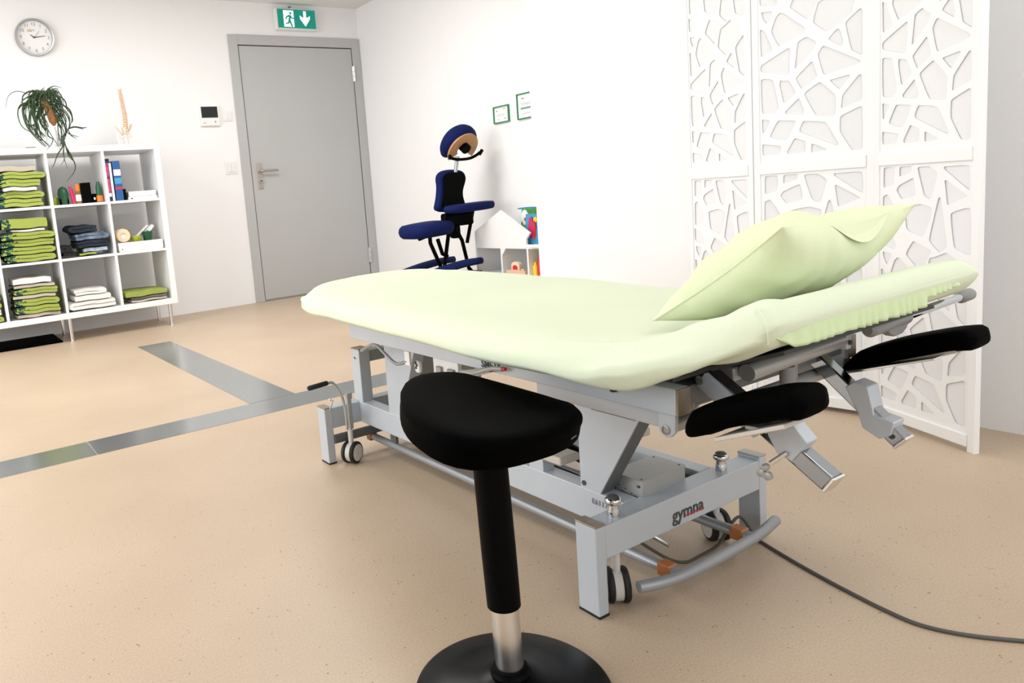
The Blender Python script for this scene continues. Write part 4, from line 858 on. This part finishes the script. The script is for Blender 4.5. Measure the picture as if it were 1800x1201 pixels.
P('crosstube', MB().cyl((.125, -.205, .455), (.392, -.205, .460), .0135, 22), 'grey_w', smooth=True)
P('crosstube_end', MB().box((.386, -.218, .445), (.400, -.192, .476)), 'grey', bevel=.002)
P('tube_bolt', MB().cyl((.392, -.218, .457), (.392, -.222, .457), .004, 10), 'gap', smooth=True)
P('clamp_block', MB().box((.115, -.19, .44), (.16, -.15, .462)), 'grey_w', bevel=.003)
P('socket_post', MB().cyl((.232, -.205, .409), (.232, -.205, .445), .0115, 18).cyl((.262, -.195, .418), (.262, -.195, .445), .0085, 14), 'grip', smooth=True)
P('socket_post_lower', MB().cyl((.234, -.205, .36), (.234, -.205, .409), .0105, 18), 'plastic', smooth=True)
# handle bar at the head end
hd_ = P('push_handle', MB().cyl((.39, -.300, .508), (.590, -.300, .512), .0068, 16), 'chrome', smooth=True)
def grip(x0, x1, z0, z1, r_, name): P(name, MB().tube([(x0, -.3, z0), (x0 + .005, -.3, z0), (x1 - .005, -.3, z1), (x1, -.3, z1)], [r_ * .6, r_, r_, r_ * .85], 18), 'grip', hd_, smooth=True)
grip(.283, .402, .505, .508, .0115, 'grip'); grip(.585, .628, .5115, .5125, .0105, 'grip')
P('handle_clamp', MB().prism([(.325, .500), (.395, .503), (.385, .492), (.372, .486), (.350, .485), (.335, .492)], (0, -.308, 0), (1, 0, 0), (0, 0, 1), (0, 1, 0), .016), 'grip', hd_, bevel=.002)
P('handle_bracket', MB().box((.33, -.305, .508), (.38, -.285, .538)), 'grip', hd_, bevel=.002)
# ---- armrests
def armrest(xc, p0, p1, y_off, far):
    bm_ = P('armrest', MB().beam(p0, p1, .026, .026), 'chrome_d', bevel=.0025)
    d_ = (V(p1) - V(p0)).normalized()
    P('beam_end', MB().beam(V(p1) - d_ * .001, V(p1) + d_ * .004, .0275, .0275), 'bchrome', bm_, bevel=.0015)
    if far: P('end_screw', MB().cyl(V(p1) + V((-.0135, .010, .008)), V(p1) + V((-.0150, .010, .008)), .004, 10), 'gap', bm_, smooth=True)
    return bm_
near = armrest(.02, (.085, -.172, .4525), (.085, -.352, .335), 0, False)
far = armrest(.42, (.402, -.142, .435), (.402, -.296, .300), 0, True)
P('pivot_arm', MB().beam((.066, -.170, .452), (.066, -.262, .390), .010, .026), 'grey', near, bevel=.001)
P('pivot_bolt', MB().cyl((.060, -.172, .452), (.056, -.172, .452), .007, 16), 'bchrome', near, smooth=True)
def pad(x0, x1, cl, th, par, plate):
    rows = []; n = len(cl); q = spline([(0, y, z) for y, z in cl], 6); m_ = len(q)
    for i, p in enumerate(q):
        a = i / (m_ - 1); f0 = min(1, (a / .20)) ** .55 if a < .20 else 1; f1 = min(1, ((1 - a) / .05)) ** .5 if a > .95 else 1; f_ = max(.06, f0 * f1)
        d_ = (q[min(m_ - 1, i + 1)] - q[max(0, i - 1)]).normalized(); nrm = V((0, -d_.z, d_.y)); nrm = nrm if nrm.z > 0 else -nrm
        ring_ = []
        for k in range(20):
            an = 2 * PI * k / 20; cx_, sx_ = math.cos(an), math.sin(an)
            ex = math.copysign(abs(cx_) ** .55, cx_); ez = math.copysign(abs(sx_) ** .6, sx_)
            ring_.append(V(((x0 + x1) / 2 + (x1 - x0) / 2 * ex * (.45 + .55 * f_), p.y, p.z)) + nrm * ez * th / 2 * f_)
        rows.append(ring_)
    pd = P('arm_pad', MB().grid(rows, closed=True, caps=True), 'black', par, smooth=True)
    b = MB(); y0_, z0_, y1_, z1_ = plate
    b.beam(((x0 + x1) / 2, y0_, z0_), ((x0 + x1) / 2, y1_, z1_), (x1 - x0) * .82, .006); P('pad_plate', b, 'beige', par, bevel=.001)
    return pd
pad(-.030, .055, [(-.196, .386), (-.225, .414), (-.262, .434), (-.305, .450), (-.335, .461), (-.372, .468)], .041, near, (-.250, .396, -.350, .438))
pad(.452, .535, [(-.162, .378), (-.205, .410), (-.250, .432), (-.295, .448), (-.335, .460), (-.370, .467)], .036, far, (-.200, .392, -.345, .446))
b = MB().prism([(-.268, .402), (-.300, .418), (-.328, .388), (-.306, .356), (-.285, .362), (-.272, .385)], (.068, 0, 0), (0, 1, 0), (0, 0, 1), (1, 0, 0), .028)
P('armrest_bracket', b, 'grey', near, bevel=.002)
P('bracket_foot', MB().box((-.01, -.318, .418), (.08, -.288, .424)), 'grey_w', near, bevel=.001)
b = MB().prism([(-.188, .402), (-.345, .450), (-.345, .444), (-.212, .400), (-.226, .345), (-.262, .345), (-.262, .327), (-.240, .312), (-.216, .325), (-.190, .388)], (.392, 0, 0), (0, 1, 0), (0, 0, 1), (1, 0, 0), .044)
P('armrest_bracket', MB().prism([(-.186, .392), (-.200, .404), (-.222, .398), (-.232, .352), (-.262, .345), (-.258, .322), (-.240, .312), (-.214, .325), (-.206, .35)], (.386, -.028, -.012), (0, 1, 0), (0, 0, 1), (1, 0, 0), .036), 'grey', far, bevel=.002)
P('bracket_foot', MB().beam((.45, -.190, .392), (.45, -.330, .438), .05, .004), 'bchrome', far, bevel=.0008)
ts = P('thumb_screw', MB().cyl((.066, -.300, .368), (.052, -.285, .352), .0035, 10), 'bchrome', near, smooth=True)
P('screw_wing', MB().lathe([(.004, -.006), (.005, -.003), (.005, .003), (.004, .005)], (.047, -.281, .347), 12, (1, 0, 0)).lathe([(.003, -.004), (.006, -.003), (.006, .003), (.003, .004)], (.045, -.276, .338), 12, (1, 0, 0)).lathe([(.003, -.004), (.006, -.003), (.006, .003), (.003, .004)], (.045, -.286, .336), 12, (1, 0, 0)), 'grey_w', near, smooth=True)
P('tension_rod', MB().tube([(.22, .16, .095), (.245, .085, .048), (.275, .070, .022)], [.008, .006, .004], 10), 'chrome', smooth=True)

# ---------------------------------------------------------------- fitted sheet over the mattress
sh = thing('fitted_sheet', 'pale lime green fitted sheet stretched over the treatment table mattress', 'sheet', BED, BR)
#        y      xn     xf    ztop  zbot
ST = [(1.425, .380, .430, .4915, .486), (1.405, .300, .500, .499, .478), (1.360, .215, .550, .504, .470), (1.290, .125, .578, .508, .465), (1.200, .056, .590, .510, .461), (1.130, .008, .593, .511, .460), (1.070, -.022, .594, .513, .457),
      (.980, -.040, .592, .514, .454), (.860, -.048, .588, .514, .456), (.700, -.064, .583, .514, .457), (.500, -.073, .575, .513, .457), (.300, -.086, .562, .511, .456), (.130, -.094, .552, .508, .454),
      (.00, -.090, .548, .506, .453), (-.070, -.086, .548, .509, .453), (-.120, -.088, .548, .518, .456), (-.170, -.080, .550, .534, .472), (-.225, -.068, .553, .556, .492), (-.280, -.054, .555, .577, .513), (-.312, -.046, .555, .589, .527), (-.330, -.042, .553, .590, .538), (-.341, -.034, .546, .580, .551), (-.345, -.020, .535, .570, .562)]
def sect(y, xn, xf, zt_, zb_):
    row = []; w_ = xf - xn; h_ = zt_ - zb_; N = 34; R = min(.085, w_ * .45)
    def side(x_e, s_, a):            # s_: +1 near edge, -1 far edge; a from 0 (top) to pi (below)
        c_, q = math.cos(a), math.sin(a)
        if a <= PI / 2: return (x_e + s_ * R * (1 - q ** (2 / 2.3)), y, zb_ + h_ * .28 + h_ * .72 * c_ ** (2 / 2.3))
        return (x_e + s_ * .035 * (1 - q), y, zb_ + h_ * .28 * (1 + c_) ** 1.0)
    K = 12
    for k in range(N): row.append((xn + R + (w_ - 2 * R) * k / (N - 1), y, zt_))
    for k in range(1, 2 * K): row.append(side(xf, -1, max(1e-6, k / (2 * K) * PI)))
    row.append((xf - .09 * min(1, w_ / .3), y, zb_)); row.append((xn + .09 * min(1, w_ / .3), y, zb_))
    for k in range(2 * K - 1, 0, -1): row.append(side(xn, 1, k / (2 * K) * PI))
    return row
import bisect
ys = [s_[0] for s_ in ST][::-1]
def stat(y):
    S = ST[::-1]; i = min(max(bisect.bisect(ys, y) - 1, 0), len(S) - 2); a, b_ = S[i], S[i + 1]; f_ = (y - a[0]) / (b_[0] - a[0])
    def cr_(k):
        p0 = S[max(0, i - 1)][k]; p1, p2 = a[k], b_[k]; p3 = S[min(len(S) - 1, i + 2)][k]
        m1 = (p2 - p0) / max(1e-6, S[i + 1][0] - S[max(0, i - 1)][0]) * (b_[0] - a[0]); m2 = (p3 - p1) / max(1e-6, S[min(len(S) - 1, i + 2)][0] - a[0]) * (b_[0] - a[0])
        f2, f3 = f_ * f_, f_ ** 3
        return (2 * f3 - 3 * f2 + 1) * p1 + (f3 - 2 * f2 + f_) * m1 + (-2 * f3 + 3 * f2) * p2 + (f3 - f2) * m2
    return [y] + [cr_(k) for k in (1, 2, 3, 4)]
yy = []; y = -.345
while y < 1.425:
    yy.append(y); y += .003 if (y < -.30 or y > 1.33) else .012
yy.append(1.425)
rows = []
for y in yy:
    row = []
    for (x, y_, z_) in sect(*stat(y)):
        d_ = wob((x, y_, 0), .0022, 7, 1.1)
        if y < .10:                            # gathered folds running along the near side of the head section
            nr = max(0, 1 - abs(x - stat(y)[1] - .025) / .07) * max(0, min(1, (y + .335) / .09)); t_ = max(0, min(1, (.08 - y) / .2))
            d_ += nr * t_ * .012 * math.sin((x + .14 * y) * 150 + 1.2 * math.sin(y * 12)) * .7
            d_ += t_ * wob((x * 1.2, y_ * 3, z_), .005, 9, 4.4) * (1 if nr > 0 else .35)
        pk_ = math.hypot((x + .020) / .060, (y_ + .312) / .055)
        if pk_ < 1 and z_ > .55: d_ += .013 * (1 - pk_) ** 1.4
        row.append((x, y_, z_ + d_))
    rows.append(row)
o = P('cloth', MB().grid(rows, closed=True, caps=True), 'sheet', sh, smooth=True)
# peg-like raised corner of the sheet at the near head corner, with its seam
pk = []
for i in range(9):
    for j in range(9): pass
# end face, hem and elastic ruffle below the head end
rows = []; n = 150
for j in range(9):
    row = []; v = j / 8
    for i in range(n):
        u = i / (n - 1); x = -.030 + .545 * u; x_end = x
        ruf = math.sin(u * 150 + 2 * math.sin(u * 31)) * .0032 * v * v * (1.1 if u > .35 else .5)
        dep = .025 * (1 - .5 * max(0, (u - .62) / .38))
        if u > .72: dep *= .5
        dep *= min(1, .15 + u / .10)
        row.append((x, -.343 - .004 * v + ruf * .8 + .010 * max(0, (abs(u - .5) * 2) ** 6), .568 - (dep + .010) * v + wob((x, 0, 0), .003, 12, 3)))
    rows.append(row)
o = P('elastic_hem', MB().grid(rows), 'hem', sh, smooth=True); o.modifiers.new('thick', 'SOLIDIFY').thickness = .0015
P('corner_seam', MB().tube(spline([(-.030, -.322, .590), (-.038, -.336, .578), (-.040, -.341, .562), (-.034, -.338, .545)], 5), .0010, 6), 'sheet', sh, smooth=True)
P('corner_tuck', MB().lathe([(0, -.013), (.008, -.009), (.011, 0), (.008, .008), (.003, .011), (0, .012)], (.010, 1.118, .487), 16, (.3, .6, .2)), 'sheet', sh, smooth=True)
P('mattress', MB().box((.03, -.06, .451), (.47, .80, .47)), 'gap', sh)

# ---------------------------------------------------------------- pillow
pw = thing('pillow', 'puffy pale lime green pillow lying across the raised head section', 'pillow', BED, BR)
A_, B_, C_, D_ = V((.075, -.075, .531)), V((.075, -.293, .682)), V((.515, -.262, .678)), V((.53, -.045, .535))
n = 64; top, bot = [], []
mn = ((B_ - A_).cross(D_ - A_)).normalized(); mn = mn if mn.z > 0 else -mn
for i in range(n + 1):
    rt_, rb_ = [], []
    for j in range(n + 1):
        u, v = i / n, j / n
        # pull the edges in between the corners
        uu = u + .075 * math.sin(PI * v) * (1 - 2 * u) * abs(1 - 2 * u) * .8; vv = v + .10 * math.sin(PI * u) * (1 - 2 * v) * abs(1 - 2 * v) * .9
        p = (A_ * (1 - uu) + D_ * uu) * (1 - vv) + (B_ * (1 - uu) + C_ * uu) * vv
        f_ = (max(0, (1 - abs(2 * u - 1) ** 2.6)) ** .50) * (max(0, (1 - abs(2 * v - 1) ** 2.4)) ** .55)
        wr = wob((u, v, 0), .012, 3.2, 2) * f_ + wob((u * 2, v, 1), .007, 5, 5) * f_ ** .5 + (.004 * math.sin(26 * (v - .35 * u)) * max(0, 1 - u * 3.2) + .003 * math.sin(34 * (v + .4 * u)) * max(0, (u - .75) * 3)) * f_
        # V shaped dent in the upper long edge
        du = min(1, abs(u - .62) / .22); dn = (1 - du * du) ** 1.5 * max(0, (v - .60) / .40) ** 1.3 if v > .6 else 0
        tt_ = p + mn * (.060 * f_ + wr - .020 * dn)
        bb_ = p - mn * (.066 * f_ - wr * .6 - .012 * dn)
        if v > .6: tt_ -= V((0, 0, .018)) * dn; bb_ -= V((0, 0, .018)) * dn
        zz_ = stat(bb_.y)[3] + .0015; bb_.z = max(bb_.z, zz_); tt_.z = max(tt_.z, zz_ + .0005); rt_.append(tt_); rb_.append(bb_)
    top.append(rt_); bot.append(rb_)
b = MB().grid(top); b.grid(bot)
P('pillowcase', b, 'pillow', pw, smooth=True)
sp = [(A_ * (1 - v) + B_ * v) + (D_ - A_) * (.075 * math.sin(PI * v) * .8) for v in [k / 12 for k in range(13)]]
P('side_seam', MB().tube(sp, .0013, 6), 'pillow', pw, smooth=True)

# ---------------------------------------------------------------- power cable
cbp = [(.15, .22, .12), (.17, .14, .09), (.20, .07, .05), (.225, .03, .026), (.261, .02, .011), (.313, .026, .0045), (.363, .02, .013), (.401, .02, .040), (.430, .02, .052), (.448, .018, .040), (.456, .008, .018), (.456, -.004, .006)]
def lw(x, y, z=0): c_, s_ = math.cos(BR), math.sin(BR); return V((BED.x + x * c_ - y * s_, BED.y + x * s_ + y * c_, z))
pts = [lw(*q) for q in cbp] + [lw(.452, -.02, .0034), lw(.433, -.075, .0034), lw(.412, -.144, .0034), lw(.394, -.215, .0034), lw(.380, -.285, .0034), lw(.378, -.337, .0034), lw(.401, -.39, .0034), lw(.446, -.447, .0034), lw(.52, -.53, .0034)]
tag(MB().tube(spline(pts, 8), .0032, 10).build('power_cable', 'cable', smooth=True, at=lw(.452, -.02, 0)), 'thin dark grey power cable trailing from the table across the floor', 'cable')

# ---------------------------------------------------------------- saddle stool
SC = V((.667, .815, 0))
st = thing('saddle_stool', 'black saddle stool with chrome stem on a round base in the foreground', 'stool', SC)
MB().lathe([(.148, 0), (.150, .004), (.149, .010), (.143, .0135), (.10, .020), (.05, .030), (.028, .040), (0, .040)], SC, 96).build('base_disc', 'blackg', st, smooth=True, world=True)
MB().lathe([(.1475, .0095), (.1510, .007), (.1515, .002), (.1485, 0)], SC, 96).build('base_rim', 'bchrome', st, smooth=True, world=True)
top_ = V((.657, .821, .392)); bs = SC + V((-.002, .0, .036)); ax = (top_ - bs).normalized()
MB().lathe([(.030, .0), (.031, .006), (.027, .010), (.0265, .014), (.023, .016)], bs, 40, ax).build('collar', 'blackp', st, smooth=True, world=True)
MB().cyl(bs + ax * .004, bs + ax * .20, .0215, 40).build('chrome_stem', 'bchrome', st, smooth=True, world=True)
MB().lathe([(.0235, .112), (.0252, .113), (.0258, .20), (.0255, .345), (.0255, .36)], bs, 40, ax).build('stem_sleeve', 'blackp', st, smooth=True, world=True)
OUT = [(.598, .955, .452), (.647, 1.030, .451), (.708, 1.083, .446), (.765, 1.100, .438), (.812, 1.090, .430), (.834, 1.043, .421), (.872, .924, .402), (.877, .893, .398), (.884, .868, .395), (.866, .834, .393), (.845, .815, .394), (.773, .776, .403), (.683, .752, .416), (.614, .744, .426), (.568, .757, .436), (.551, .795, .443), (.556, .853, .448), (.570, .899, .451)]
OUT = smoothpoly(OUT, 1, .25); cen = sum((V(p) for p in OUT), V()) / len(OUT)
nz = V((.171, -.104, .98)).normalized()
prof = [(.80, -.037), (.955, -.037), (.982, -.034), (.990, -.026), (.990, -.014), (.994, -.011), (1.0, -.008), (1.0, -.003), (.985, .003), (.95, .007), (.88, .0085), (.75, .007), (.5, .003), (.25, .0), (.08, -.001)]
rows = []
for sc_, h in prof: rows.append([cen + (V(p) - cen) * sc_ + nz * h for p in OUT])
MB().grid(rows, closed=True, caps=True).build('seat', 'black', st, smooth=True, world=True)
MB().cyl(bs + ax * .345, bs + ax * .372, .055, 32).build('seat_mount', 'blackp', st, smooth=True, world=True)
e1 = V((.845, .818, .376)); za_, zb_ = V((.845, .815, .394)), V((.773, .776, .403))
MB().tube([cen + (za_ + (zb_ - za_) * f_ - cen) * .994 + nz * h_ for f_, h_ in ((.30, -.021), (.62, -.021))], .0009, 6).build('seat_zip', 'tube', st, smooth=True, world=True)
